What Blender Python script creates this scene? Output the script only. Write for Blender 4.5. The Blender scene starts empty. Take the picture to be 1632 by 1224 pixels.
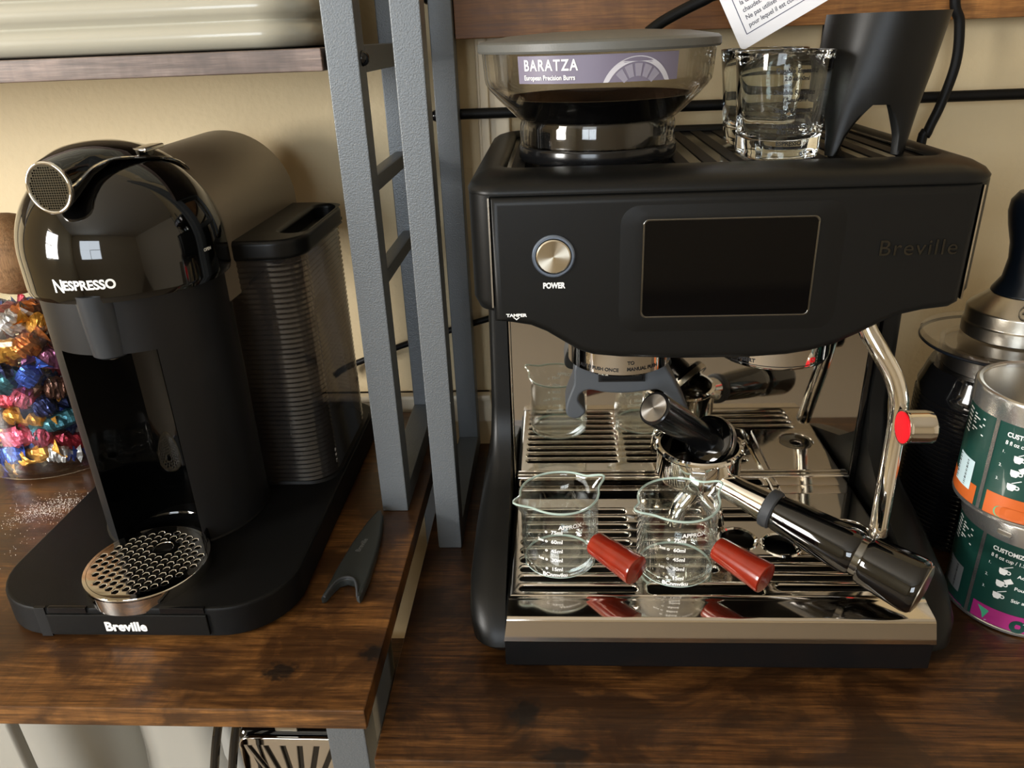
import bpy, bmesh, math, random
from mathutils import Vector, Matrix, noise

random.seed(7)
D = bpy.data
SC = bpy.context.scene
COL = SC.collection
PI = math.pi
OFF = Vector((0, 0, 0.75))          # the right table top stands 0.75 m above the floor


# ---------------------------------------------------------------- camera, world, light, exposure
def setup_view():
    yaw, pitch, roll, f = math.radians(3.8), math.radians(24.44), math.radians(-2.3), 1226.0
    fwd = Vector((-math.sin(yaw) * math.cos(pitch), math.cos(yaw) * math.cos(pitch), -math.sin(pitch)))
    right = Vector((math.cos(yaw), math.sin(yaw), 0))
    up = right.cross(fwd)
    r2 = right * math.cos(roll) + up * math.sin(roll)
    u2 = up * math.cos(roll) - right * math.sin(roll)
    cam = D.cameras.new('camera')
    cam.sensor_width = 36
    cam.lens = f * 36 / 1632
    cam.clip_start = 0.01
    o = D.objects.new('camera', cam)
    COL.objects.link(o)
    m = Matrix((r2, u2, -fwd)).transposed().to_4x4()
    m.translation = Vector((-0.1009, -0.3975, 0.40)) + OFF
    o.matrix_world = m
    SC.camera = o
    w = D.worlds.new('world')
    SC.world = w
    w.use_nodes = True
    bg = w.node_tree.nodes['Background']
    bg.inputs[0].default_value = (0.80, 0.90, 1.0, 1)
    bg.inputs[1].default_value = 1.0
    vs = SC.view_settings
    vs.view_transform = 'Standard'
    vs.look = 'None'
    vs.exposure = 0.42
    vs.gamma = 1.0
    vs.use_curve_mapping = False
    SC.cycles.max_bounces = 14
    SC.cycles.transmission_bounces = 12
    SC.cycles.transparent_max_bounces = 24
    SC.cycles.glossy_bounces = 8
    SC.cycles.use_denoising = True
    SC.cycles.blur_glossy = 0.3


def area(name, loc, target, sx, sy, power, col):
    l = D.lights.new(name, 'AREA')
    l.shape = 'RECTANGLE'
    l.size, l.size_y = sx, sy
    l.energy = power
    l.color = col
    o = D.objects.new(name, l)
    COL.objects.link(o)
    o.location = Vector(loc) + OFF
    d = Vector(target) - Vector(loc)
    o.rotation_euler = d.to_track_quat('-Z', 'Y').to_euler()
    return o


setup_view()
# daylight entering by the two windows of the room (left wall, and the wall behind the photographer)
area('window_daylight_side', (-2.16, -1.20, 0.62), (-1.0, -0.42, 0.50), 0.62, 0.85, 66, (1.0, 0.97, 0.92))
area('window_daylight_rear', (-0.90, -3.13, 0.75), (-0.75, -1.0, 0.6), 1.25, 1.15, 34, (0.84, 0.92, 1.0))


# ---------------------------------------------------------------- materials
def lin(c):
    return tuple(((v / 255) / 12.92 if v / 255 <= 0.04045 else ((v / 255 + 0.055) / 1.055) ** 2.4) for v in c) + (1,)


def nt(name):
    m = D.materials.new(name)
    m.use_nodes = True
    t = m.node_tree
    return m, t, t.nodes, t.links, t.nodes['Principled BSDF']


def setp(b, **k):
    for n, v in k.items():
        b.inputs[n.replace('_', ' ')].default_value = v


def pm(name, rgb, rough=0.5, metal=0.0, spec=0.5, coat=0.0, var=0.0, vscale=40, bump=0.0, bscale=300, trans=0.0, ior=1.45, rvar=0.0):
    """Principled material with an optional procedural colour / roughness variation and fine bump."""
    m, t, N, L, b = nt(name)
    c = lin(rgb)
    setp(b, Base_Color=c, Roughness=rough, Metallic=metal, IOR=ior)
    b.inputs['Specular IOR Level'].default_value = spec
    b.inputs['Coat Weight'].default_value = coat
    b.inputs['Coat Roughness'].default_value = 0.05
    b.inputs['Transmission Weight'].default_value = trans
    tc = N.new('ShaderNodeTexCoord')
    if var or rvar:
        n = N.new('ShaderNodeTexNoise')
        n.inputs['Scale'].default_value = vscale
        n.inputs['Detail'].default_value = 5
        L.new(tc.outputs['Object'], n.inputs['Vector'])
        if var:
            mx = N.new('ShaderNodeMix')
            mx.data_type = 'RGBA'
            mx.inputs[6].default_value = tuple(v * (1 - var) for v in c[:3]) + (1,)
            mx.inputs[7].default_value = tuple(min(1, v * (1 + var)) for v in c[:3]) + (1,)
            L.new(n.outputs['Fac'], mx.inputs[0])
            L.new(mx.outputs[2], b.inputs['Base Color'])
        if rvar:
            mr = N.new('ShaderNodeMapRange')
            mr.inputs[1].default_value, mr.inputs[2].default_value = 0.3, 0.7
            mr.inputs[3].default_value, mr.inputs[4].default_value = max(0, rough - rvar), rough + rvar
            L.new(n.outputs['Fac'], mr.inputs[0])
            L.new(mr.outputs[0], b.inputs['Roughness'])
    if bump:
        n2 = N.new('ShaderNodeTexNoise')
        n2.inputs['Scale'].default_value = bscale
        n2.inputs['Detail'].default_value = 3
        L.new(tc.outputs['Object'], n2.inputs['Vector'])
        bp = N.new('ShaderNodeBump')
        bp.inputs['Strength'].default_value = bump
        bp.inputs['Distance'].default_value = 0.001
        L.new(n2.outputs['Fac'], bp.inputs['Height'])
        L.new(bp.outputs['Normal'], b.inputs['Normal'])
    return m


def thin(name, tint, rough=0.02, ior=1.45, mixdiff=0.0, diff=(60, 60, 60), power=4.0):
    """Thin clear or smoked plastic / glass: fresnel mix of see-through and gloss."""
    m = D.materials.new(name)
    m.use_nodes = True
    t = m.node_tree
    N, L = t.nodes, t.links
    N.remove(N['Principled BSDF'])
    out = N['Material Output']
    tr = N.new('ShaderNodeBsdfTransparent')
    tr.inputs[0].default_value = tuple(tint) + (1,)
    gl = N.new('ShaderNodeBsdfGlossy')
    gl.inputs[0].default_value = (1, 1, 1, 1)
    gl.inputs['Roughness'].default_value = rough
    lw = N.new('ShaderNodeLayerWeight')
    lw.inputs[0].default_value = 0.5
    pw = N.new('ShaderNodeMath')
    pw.operation = 'POWER'
    pw.inputs[1].default_value = power
    L.new(lw.outputs['Facing'], pw.inputs[0])
    fr = N.new('ShaderNodeMath')
    fr.operation = 'MULTIPLY_ADD'
    fr.inputs[1].default_value = 0.90
    fr.inputs[2].default_value = ((ior - 1) / (ior + 1)) ** 2
    L.new(pw.outputs[0], fr.inputs[0])
    mx = N.new('ShaderNodeMixShader')
    L.new(fr.outputs[0], mx.inputs[0])
    base = tr.outputs[0]
    if mixdiff:
        df = N.new('ShaderNodeBsdfDiffuse')
        df.inputs[0].default_value = lin(diff)
        m2 = N.new('ShaderNodeMixShader')
        m2.inputs[0].default_value = mixdiff
        L.new(base, m2.inputs[1])
        L.new(df.outputs[0], m2.inputs[2])
        base = m2.outputs[0]
    L.new(base, mx.inputs[1])
    L.new(gl.outputs[0], mx.inputs[2])
    L.new(mx.outputs[0], out.inputs[0])
    return m


def wood(name, dark, mid, light, rough=0.35, axis=0, seed=0.0, spots=(), fine=1.0, patch=(9.0, 13.0)):
    """Rustic printed-board wood: stretched grain, saw marks, dark weathered patches and knots."""
    m, t, N, L, b = nt(name)
    tc = N.new('ShaderNodeTexCoord')

    def mapped(sc, off=0.0):
        mp = N.new('ShaderNodeMapping')
        mp.inputs['Scale'].default_value = sc
        mp.inputs['Location'].default_value = (seed + off, seed * 0.7 - off, seed * 1.3)
        L.new(tc.outputs['Object'], mp.inputs['Vector'])
        return mp.outputs[0]

    def ns(vec, scale, det=6, rough_=0.6, dist=0.0):
        n = N.new('ShaderNodeTexNoise')
        n.inputs['Scale'].default_value = scale
        n.inputs['Detail'].default_value = det
        n.inputs['Roughness'].default_value = rough_
        n.inputs['Distortion'].default_value = dist
        L.new(vec, n.inputs['Vector'])
        return n.outputs['Fac']

    s_long = [85 * fine, 85 * fine, 85 * fine]
    s_long[axis] = 4.0 * fine
    s_saw = [3.0, 3.0, 3.0]
    s_saw[axis] = 120.0
    grain = ns(mapped(s_long), 3.0, 8, 0.65, 0.6)
    fineg = ns(mapped([v * 4 for v in s_long], 2.0), 3.0, 4, 0.6)
    s_p = [patch[1]] * 3
    s_p[axis] = patch[0]
    blot = ns(mapped(s_p, 5.0), 1.6, 5, 0.6, 0.8)
    saw = ns(mapped(s_saw, 9.0), 1.0, 3)

    def ramp(fac, *stops):
        r = N.new('ShaderNodeValToRGB')
        e = r.color_ramp.elements
        while len(e) < len(stops):
            e.new(0.5)
        for i, (p, c) in enumerate(stops):
            e[i].position = p
            e[i].color = c
        L.new(fac, r.inputs[0])
        return r.outputs[0]

    def mix(fac, a, c, typ='MIX'):
        x = N.new('ShaderNodeMix')
        x.data_type = 'RGBA'
        x.blend_type = typ
        if isinstance(fac, float):
            x.inputs[0].default_value = fac
        else:
            L.new(fac, x.inputs[0])
        for i, v in ((6, a), (7, c)):
            if isinstance(v, tuple):
                x.inputs[i].default_value = v
            else:
                L.new(v, x.inputs[i])
        return x.outputs[2]

    g = ramp(grain, (0.30, lin(dark)), (0.50, lin(mid)), (0.74, lin(light)))
    f = ramp(fineg, (0.35, (0.55, 0.55, 0.55, 1)), (0.6, (1, 1, 1, 1)))
    c = mix(1.0, g, f, 'MULTIPLY')
    sw = ramp(saw, (0.35, (0.72, 0.72, 0.72, 1)), (0.55, (1, 1, 1, 1)))
    c = mix(0.6, c, sw, 'MULTIPLY')
    bl = ramp(blot, (0.42, (0, 0, 0, 1)), (0.56, (1, 1, 1, 1)))
    c = mix(bl, c, mix(0.78, c, tuple(v * 0.50 for v in lin(dark)[:3]) + (1,)))
    for (x, y, rx, ry) in spots:
        mp = N.new('ShaderNodeMapping')
        mp.inputs['Location'].default_value = (-x / rx, -y / ry, 0)
        mp.inputs['Scale'].default_value = (1 / rx, 1 / ry, 0)
        L.new(tc.outputs['Object'], mp.inputs['Vector'])
        wob = N.new('ShaderNodeTexNoise')
        wob.inputs['Scale'].default_value = 1.7
        L.new(mp.outputs[0], wob.inputs['Vector'])
        ln = N.new('ShaderNodeVectorMath')
        ln.operation = 'LENGTH'
        L.new(mp.outputs[0], ln.inputs[0])
        ad = N.new('ShaderNodeMath')
        ad.operation = 'MULTIPLY_ADD'
        ad.inputs[1].default_value = 1.6
        L.new(wob.outputs['Fac'], ad.inputs[0])
        L.new(ln.outputs['Value'], ad.inputs[2])
        k = ramp(ad.outputs[0], (0.0, (1, 1, 1, 1)), (1.0, (0, 0, 0, 1)))
        mr = N.new('ShaderNodeMapRange')
        mr.inputs[1].default_value, mr.inputs[2].default_value = 1.35, 1.85
        mr.inputs[3].default_value, mr.inputs[4].default_value = 0.9, 0.0
        L.new(ad.outputs[0], mr.inputs[0])
        c = mix(mr.outputs[0], c, (0.006, 0.004, 0.003, 1))
    L.new(c, b.inputs['Base Color'])
    rr = N.new('ShaderNodeMapRange')
    rr.inputs[3].default_value, rr.inputs[4].default_value = rough - 0.06, rough + 0.14
    L.new(grain, rr.inputs[0])
    L.new(rr.outputs[0], b.inputs['Roughness'])
    bp = N.new('ShaderNodeBump')
    bp.inputs['Strength'].default_value = 0.12
    bp.inputs['Distance'].default_value = 0.001
    L.new(grain, bp.inputs['Height'])
    L.new(bp.outputs['Normal'], b.inputs['Normal'])
    return m


def spun(name, rgb, axis='Z', rough=0.25):
    m, t, N, L, b = nt(name)
    setp(b, Base_Color=lin(rgb), Metallic=1.0, Roughness=rough)
    b.inputs['Anisotropic'].default_value = 0.9
    tg = N.new('ShaderNodeTangent')
    tg.direction_type = 'RADIAL'
    tg.axis = axis
    L.new(tg.outputs[0], b.inputs['Tangent'])
    return m


def foil(name, rgb, metal=0.6, rough=0.26):
    gy_ = sum(rgb) / 3
    rgb = tuple(min(255, int((v * .80 + gy_ * .20) * 1.05 + 8)) for v in rgb)
    return pm(name, rgb, rough, metal, var=0.45, vscale=160, bump=1.0, bscale=260)


MT = {
    'satin': pm('satin_black', (14, 14, 13), 0.38, spec=0.28, bump=0.05, bscale=1500),
    'satin2': pm('satin_black_plastic', (10, 10, 10), 0.5, spec=0.22, bump=0.08, bscale=1200),
    'gloss': pm('gloss_black', (5, 5, 5), 0.04, coat=0.5),
    'semigloss': pm('semi_gloss_black', (14, 14, 15), 0.16),
    'rubber': pm('rubber_grey', (52, 54, 57), 0.6),
    'dark_hole': pm('dark_cavity', (6, 6, 6), 0.5),
    'steel': pm('polished_steel', (205, 198, 188), 0.07, 1.0, rvar=0.02, vscale=12),
    'mirror': pm('mirror_steel', (200, 196, 188), 0.035, 1.0),
    'chrome': pm('chrome', (225, 222, 216), 0.05, 1.0),
    'dchrome': pm('dark_chrome', (120, 120, 118), 0.12, 1.0),
    'brushed': pm('brushed_steel', (178, 172, 160), 0.28, 1.0, bump=0.05, bscale=600),
    'spun_y': spun('spun_steel_facing_front', (205, 198, 182), 'Y'),
    'spun_z': spun('spun_steel', (200, 198, 195), 'Z'),
    'ring_blue': pm('blue_grey_ring', (120, 132, 150), 0.3, 0.8),
    'white': pm('white_print', (235, 235, 232), 0.5),
    'white_dim': pm('grey_print', (190, 192, 190), 0.5),
    'black_print': pm('black_print', (18, 18, 20), 0.5),
    'screen': pm('screen_glass', (3, 3, 4), 0.07, spec=0.25),
    'post': pm('grey_powder_coated_metal', (102, 106, 109), 0.40, 0.35, bump=0.35, bscale=900),
    'cradle': pm('grey_cradle_plastic', (66, 70, 75), 0.5),
    'wall': pm('cream_wall_paint', (206, 187, 150), 0.7, var=0.03, vscale=6, bump=0.5, bscale=160),
    'trim': pm('cream_trim_paint', (216, 202, 176), 0.45),
    'ceiling': pm('white_ceiling_paint', (215, 208, 196), 0.8, bump=0.2),
    'floor': pm('beige_carpet', (132, 120, 104), 0.9, var=0.12, vscale=300, bump=0.6, bscale=500),
    'wall_pale': pm('pale_wall_paint', (224, 214, 196), 0.7, var=0.02, vscale=6, bump=0.4, bscale=160),
    'glass': pm('clear_glass', (252, 255, 253), 0.0, trans=1.0, ior=1.40),
    'beaker': thin('beaker_glass', (0.97, 0.985, 0.98), 0.01, 1.5, power=2.6),
    'glass_edge_glint': thin('glass_edge_glint', (0.80, 0.88, 0.85), 0.05, 1.6, 0.55, (205, 226, 218), power=2.0),  # pale bead: the bright look of lit glass edges put into the colour
    'graphite': pm('graphite_plastic', (22, 22, 23), 0.42, spec=0.35, bump=0.05, bscale=1200),
    'graphite_light': pm('graphite_metallic', (58, 61, 65), 0.32, 0.35),
    'badge': pm('black_chrome_badge', (84, 84, 82), 0.18, 1.0),
    'jar': thin('jar_glass', (0.97, 0.98, 0.97)),
    'smoke': thin('smoked_clear_plastic', (0.85, 0.84, 0.82), 0.03, 1.5),
    'tank': thin('smoked_tank_plastic', (0.40, 0.38, 0.37), 0.12, 1.5, 0.26, (66, 62, 60)),
    'clear': thin('clear_plastic', (0.9, 0.9, 0.92), 0.05, 1.5),
    'lid': pm('grey_lid_plastic', (92, 92, 88), 0.45, bump=0.1, bscale=900),
    'capsule_bin': pm('titanium_grey_plastic', (146, 134, 117), 0.36, 0.4),
    'cork': wood('cork_ball_wood', (146, 104, 66), (170, 128, 86), (186, 146, 104), 0.6, 2, 1.0, fine=1.2, patch=(.3, .3)),
    'red_wood': pm('red_lacquered_wood', (122, 30, 13), 0.2, coat=0.4, var=0.45, vscale=70),
    'bowl': pm('cream_glazed_ceramic', (168, 164, 148), 0.25, coat=0.3, var=0.02),
    'cream_enamel': pm('cream_enamel', (156, 153, 144), 0.25, coat=0.3),
    'grey_enamel': pm('grey_plastic', (150, 148, 142), 0.4),
    'navy': pm('navy_black_handle', (12, 18, 26), 0.28),
    'red': pm('red_cap', (225, 18, 34), 0.35),
    'ribglass': pm('black_ribbed_glass', (9, 9, 10), 0.08, coat=0.4),
    'paper': pm('white_card', (232, 232, 236), 0.55),
    'ink': pm('grey_ink', (84, 84, 96), 0.6),
    'ink_blue': pm('navy_ink', (46, 48, 86), 0.6),
    'tin': pm('tin_plate', (196, 196, 194), 0.22, 0.9, rvar=0.015),
    'green': pm('green_label', (22, 62, 54), 0.35, coat=0.2, var=0.06, vscale=30),
    'leafgreen': pm('mint_print', (70, 165, 125), 0.4),
    'orange': pm('orange_print', (184, 88, 34), 0.4),
    'magenta': pm('magenta_print', (160, 40, 112), 0.4),
    'palebar': pm('pale_blue_print', (186, 208, 214), 0.4),
    'greybar': pm('grey_barcode_print', (120, 122, 122), 0.4),
    'label_purple': pm('purple_grey_label', (112, 106, 124), 0.4),
    'label_pale': pm('pale_grey_print', (190, 188, 196), 0.4),
    'label_mid': pm('mid_grey_print', (140, 136, 150), 0.4),
    'sugar': pm('white_sugar_grains', (235, 232, 225), 0.4),
    'wood_left': wood('rustic_board_left', (64, 38, 18), (112, 73, 35), (158, 108, 56), 0.30, 0, 2.0,
                      spots=((0.322, -0.170, 0.0120, 0.0085), (0.378, -0.153, 0.0100, 0.0080))),
    'wood_right_shaded': wood('rustic_board_shaded', (48, 28, 13), (86, 54, 25), (126, 84, 42), 0.30, 0, 6.0,  # darkened copy of the left board: shade put into the colour
                       spots=((-0.425, -0.162, 0.012, 0.012), (-0.40, -0.195, 0.02, 0.009))),
    'wood_shelf': wood('greyed_shelf_wood', (96, 78, 68), (128, 108, 98), (156, 138, 128), 0.40, 0, 4.5, patch=(3.0, 3.0)),
    'wood_back': wood('orange_brown_board', (124, 76, 34), (182, 124, 64), (208, 150, 84), 0.45, 0, 8.0, patch=(2.0, 3.0)),
}


# ---------------------------------------------------------------- geometry helpers (all in metres, table frame)
def rot_to(v):
    return Vector((0, 0, 1)).rotation_difference(Vector(v).normalized()).to_matrix().to_4x4()


def curve_mesh(cu):
    o = D.objects.new('tmp', cu)
    me = o.to_mesh()
    vs = [v.co.copy() for v in me.vertices]
    fs = [tuple(p.vertices) for p in me.polygons]
    o.to_mesh_clear()
    D.objects.remove(o)
    D.curves.remove(cu)
    return vs, fs


def text_geo(s, size, align='CENTER', sx=1.0, bold=0.0, ext=0.0, space=1.0):
    cu = D.curves.new('t', 'FONT')
    cu.body = s
    cu.size = size
    cu.align_x = align
    cu.align_y = 'CENTER'
    cu.offset = bold
    cu.extrude = ext
    cu.space_character = space
    cu.resolution_u = 4
    vs, fs = curve_mesh(cu)
    return [Vector((v.x * sx, v.y, v.z)) for v in vs], fs


def flat_geo(polys, depth, bevel=0.0, seg=2):
    """Filled 2-D outlines (holes allowed) with a thickness and rounded edges, in the local XY plane, centred on z."""
    cu = D.curves.new('f', 'CURVE')
    cu.dimensions = '2D'
    cu.fill_mode = 'BOTH'
    cu.extrude = max(0.0, depth / 2 - bevel)
    cu.bevel_depth = bevel
    cu.bevel_resolution = seg
    cu.offset = -bevel
    for p in polys:
        sp = cu.splines.new('POLY')
        sp.points.add(len(p) - 1)
        for i, q in enumerate(p):
            sp.points[i].co = (q[0], q[1], 0, 1)
        sp.use_cyclic_u = True
    return curve_mesh(cu)


def rrect(x0, x1, y0, y1, r, n=6):
    rs = r if isinstance(r, (tuple, list)) else (r,) * 4      # corners: x0y0, x1y0, x1y1, x0y1
    out = []
    for (cx, cy, a, q) in ((x0, y0, 180, 0), (x1, y0, 270, 1), (x1, y1, 0, 2), (x0, y1, 90, 3)):
        rr = max(rs[q], 1e-5)
        ox = cx + rr if cx == x0 else cx - rr
        oy = cy + rr if cy == y0 else cy - rr
        for i in range(n + 1):
            t = math.radians(a + 90 * i / n)
            out.append((ox + rr * math.cos(t), oy + rr * math.sin(t)))
    return out


def circ(cx, cy, r, n=32, a0=0.0):
    return [(cx + r * math.cos(a0 + 2 * PI * i / n), cy + r * math.sin(a0 + 2 * PI * i / n)) for i in range(n)]


def stadium(x0, x1, y, h, n=6):
    return rrect(x0, x1, y - h / 2, y + h / 2, h / 2 - 1e-5, n)


def smooth_path(pts, n=8):
    """Catmull-Rom through the points."""
    P = [Vector(p) for p in pts]
    P = [P[0] * 2 - P[1]] + P + [P[-1] * 2 - P[-2]]
    out = []
    for i in range(1, len(P) - 2):
        a, b, c, d = P[i - 1], P[i], P[i + 1], P[i + 2]
        for k in range(n):
            t = k / n
            out.append(0.5 * ((2 * b) + (c - a) * t + (2 * a - 5 * b + 4 * c - d) * t * t + (3 * b - a - 3 * c + d) * t ** 3))
    out.append(P[-2].copy())
    return out


FRONT = Matrix(((1, 0, 0, 0), (0, 0, -1, 0), (0, 1, 0, 0), (0, 0, 0, 1)))   # local XY -> world XZ, local z -> -y (towards the viewer)


class M:
    def __init__(s):
        s.v, s.f = [], []

    def raw(s, vs, fs, mx=None):
        b = len(s.v)
        s.v += [(mx @ Vector(v)) if mx else Vector(v) for v in vs]
        s.f += [tuple(i + b for i in f) for f in fs]
        return s

    def box(s, x0, x1, y0, y1, z0, z1, bev=0.0, seg=2, mx=None):
        bm = bmesh.new()
        bmesh.ops.create_cube(bm, size=1)
        for v in bm.verts:
            v.co = Vector(((x0 + x1) / 2 + v.co.x * (x1 - x0), (y0 + y1) / 2 + v.co.y * (y1 - y0), (z0 + z1) / 2 + v.co.z * (z1 - z0)))
        if bev:
            bmesh.ops.bevel(bm, geom=bm.edges[:], offset=bev, segments=seg, profile=0.5, affect='EDGES', clamp_overlap=True)
        bm.verts.ensure_lookup_table()
        s.raw([v.co.copy() for v in bm.verts], [tuple(v.index for v in f.verts) for f in bm.faces], mx)
        bm.free()
        return s

    def loft(s, rings, cap0=True, cap1=True, closed=True, mx=None):
        n = len(rings[0])
        vs = [Vector(p) for r in rings for p in r]
        fs = []
        for i in range(len(rings) - 1):
            for j in range(n if closed else n - 1):
                k = (j + 1) % n
                fs.append((i * n + j, i * n + k, (i + 1) * n + k, (i + 1) * n + j))
        if cap0:
            fs.append(tuple(reversed(range(n))))
        if cap1:
            fs.append(tuple((len(rings) - 1) * n + j for j in range(n)))
        return s.raw(vs, fs, mx)

    def lathe(s, cx, cy, prof, n=48, mx=None, cap0=False, cap1=False):
        rings = [[(cx + r * math.cos(2 * PI * j / n), cy + r * math.sin(2 * PI * j / n), z) for j in range(n)] for r, z in prof]
        return s.loft(rings, cap0, cap1, True, mx)

    def cyl(s, p0, p1, r0, r1=None, n=24, bev=0.0):
        r1 = r0 if r1 is None else r1
        p0, p1 = Vector(p0), Vector(p1)
        h = (p1 - p0).length
        mx = Matrix.Translation(p0) @ rot_to(p1 - p0)
        pr = [(r0, 0), (r1, h)]
        if bev:
            pr = [(r0 - bev, 0), (r0 - bev * .3, bev * .3), (r0, bev), (r1, h - bev), (r1 - bev * .3, h - bev * .3), (r1 - bev, h)]
        return s.lathe(0, 0, pr, n, mx, True, True)

    def axis(s, p0, p1, prof, n=32, cap0=True, cap1=True):
        """Lathe along p0->p1; prof = (radius, distance along in metres)."""
        mx = Matrix.Translation(Vector(p0)) @ rot_to(Vector(p1) - Vector(p0))
        return s.lathe(0, 0, prof, n, mx, cap0, cap1)

    def tube(s, path, r, n=12, cap=True):
        P = [Vector(p) for p in path]
        R = r if isinstance(r, (list, tuple)) else [r] * len(P)
        t = (P[1] - P[0]).normalized()
        a = t.orthogonal().normalized()
        rings = []
        for i, p in enumerate(P):
            q = (P[min(i + 1, len(P) - 1)] - P[max(i - 1, 0)]).normalized()
            a = (a - q * a.dot(q)).normalized()
            b = q.cross(a)
            rings.append([p + (a * math.cos(2 * PI * j / n) + b * math.sin(2 * PI * j / n)) * R[i] for j in range(n)])
        return s.loft(rings, cap, cap)

    def sphere(s, c, r, n=24, m=14, sc=(1, 1, 1)):
        c = Vector(c)
        vs = [c + Vector((0, 0, -r * sc[2]))]
        for i in range(1, m):
            t = -PI / 2 + PI * i / m
            vs += [c + Vector((r * sc[0] * math.cos(t) * math.cos(2 * PI * j / n), r * sc[1] * math.cos(t) * math.sin(2 * PI * j / n), r * sc[2] * math.sin(t))) for j in range(n)]
        vs.append(c + Vector((0, 0, r * sc[2])))
        fs = [(0, 1 + (j + 1) % n, 1 + j) for j in range(n)]
        for i in range(m - 2):
            for j in range(n):
                k = (j + 1) % n
                fs.append((1 + i * n + j, 1 + i * n + k, 1 + (i + 1) * n + k, 1 + (i + 1) * n + j))
        b = 1 + (m - 2) * n
        fs += [(b + j, b + (j + 1) % n, len(vs) - 1) for j in range(n)]
        return s.raw(vs, fs)

    def flat(s, polys, depth, mx, bevel=0.0, seg=2):
        vs, fs = flat_geo(polys, depth, bevel, seg)
        return s.raw(vs, fs, mx)

    def text(s, txt, size, mx, **k):
        vs, fs = text_geo(txt, size, **k)
        return s.raw(vs, fs, mx)

    def wrap(s, geo, cx, cy, r, deg, z, taper=0.0):
        """Bend flat geometry onto an upright cylinder: local x runs round it from angle deg, local y is up."""
        vs, fs = geo
        out = []
        for v in vs:
            rr = r + v.z + taper * v.y
            a = math.radians(deg) + v.x / r
            out.append((cx + rr * math.cos(a), cy + rr * math.sin(a), z + v.y))
        return s.raw(out, fs)


ROOT = {}


def obj(name, g, mat, parent=None, sharp=35, shift=None):
    loc = ROOT.get(parent.name, Vector((0, 0, 0))) if parent else Vector((0, 0, 0))
    me = D.meshes.new(name)
    base = loc if parent else -OFF
    if shift is not None:
        base = base + Vector(shift)
    me.from_pydata([tuple(v - base) for v in g.v], [], g.f)
    bm = bmesh.new()
    bm.from_mesh(me)
    bmesh.ops.remove_doubles(bm, verts=bm.verts[:], dist=1e-6)
    bmesh.ops.recalc_face_normals(bm, faces=bm.faces[:])
    bm.to_mesh(me)
    bm.free()
    me.materials.append(MT[mat] if isinstance(mat, str) else mat)
    if sharp:
        me.shade_smooth()
        me.set_sharp_from_angle(angle=math.radians(sharp))
    o = D.objects.new(name, me)
    if sharp:
        wn = o.modifiers.new('weighted_normal', 'WEIGHTED_NORMAL')
        wn.keep_sharp = True
    COL.objects.link(o)
    if parent:
        o.parent = parent
        ROOT[o.name] = loc
    return o


def thing(name, label, cat, loc, group=None):
    o = D.objects.new(name, None)
    COL.objects.link(o)
    o.empty_display_size = 0.02
    o.location = Vector(loc) + OFF
    ROOT[o.name] = Vector(loc)
    return tag(o, label, cat, group)


def tag(o, label, cat, group=None):
    o['label'] = label
    o['category'] = cat
    if group:
        o['group'] = group
    return o


def solo(name, g, mat, label, cat, loc, group=None, sharp=35):
    """A thing that is one mesh, its origin at loc."""
    o = obj(name, g, mat, None, sharp, shift=Vector(loc) + OFF)
    o.location = Vector(loc) + OFF
    return tag(o, label, cat, group)


def struct(name, g, mat, sharp=35):
    o = obj(name, g, mat, None, sharp)
    o['kind'] = 'structure'
    o['label'] = {}.get(name, name.replace('_', ' ') + ' of the room')
    return o


# ================================================================ the room
X0, X1, Y0, Y1, Z0, Z1 = -2.1, 2.4, -3.1, 0.348, -0.75, 1.70
struct('floor', M().box(X0 - .1, X1 + .1, Y0 - .1, Y1 + .1, Z0 - .05, Z0), 'floor')
struct('ceiling', M().box(X0 - .1, X1 + .1, Y0 - .1, Y1 + .1, Z1, Z1 + .05), 'ceiling')
struct('wall_back', M().box(X0 - .1, X1 + .1, Y1, Y1 + .1, Z0, Z1), 'wall')
struct('wall_right', M().box(X1, X1 + .1, Y0, Y1, Z0, Z1), 'wall_pale')
WA = (-1.56, -0.84, 0.12, 1.12)          # side window: y0, y1, z0, z1
g = M()
g.box(X0 - .1, X0, Y0, WA[0], Z0, Z1).box(X0 - .1, X0, WA[1], Y1, Z0, Z1)
g.box(X0 - .1, X0, WA[0], WA[1], Z0, WA[2]).box(X0 - .1, X0, WA[0], WA[1], WA[3], Z1)
struct('wall_left', g, 'wall')
WB = (-1.56, -0.24, 0.12, 1.38)          # rear window: x0, x1, z0, z1
g = M()
g.box(X0, WB[0], Y0 - .1, Y0, Z0, Z1).box(WB[1], X1, Y0 - .1, Y0, Z0, Z1)
g.box(WB[0], WB[1], Y0 - .1, Y0, Z0, WB[2]).box(WB[0], WB[1], Y0 - .1, Y0, WB[3], Z1)
struct('wall_front', g, 'wall_pale')


def window(name, horiz_y, a0, a1, z0, z1, fixed, n_bars, side):
    g = M()
    w = 0.05
    spans = [(a0, a0 + w, z0, z1), (a1 - w, a1, z0, z1), (a0 + w, a1 - w, z0, z0 + w), (a0 + w, a1 - w, z1 - w, z1)]
    bars = [(a0 + (a1 - a0) * (i + 1) / (n_bars + 1) - .012, a0 + (a1 - a0) * (i + 1) / (n_bars + 1) + .012, z0 + w, z1 - w) for i in range(n_bars)]
    zm = (z0 + z1) / 2
    bars.append((a0 + w, a1 - w, zm - .015, zm + .015))
    for k, (p, q, r, s_) in enumerate(spans):
        if horiz_y:
            g.box(fixed, fixed + .06, p, q, r, s_, .004)
        else:
            g.box(p, q, fixed, fixed + .06, r, s_, .004)
    root = struct(name, g, 'trim')
    for (p, q, r, s_) in bars:
        b = M()
        if horiz_y:
            b.box(fixed + .02, fixed + .04, p, q, r, s_)
        else:
            b.box(p, q, fixed + .02, fixed + .04, r, s_)
        o = obj('glazing_bar', b, 'trim', None)
        o.parent = root
    return root


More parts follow.
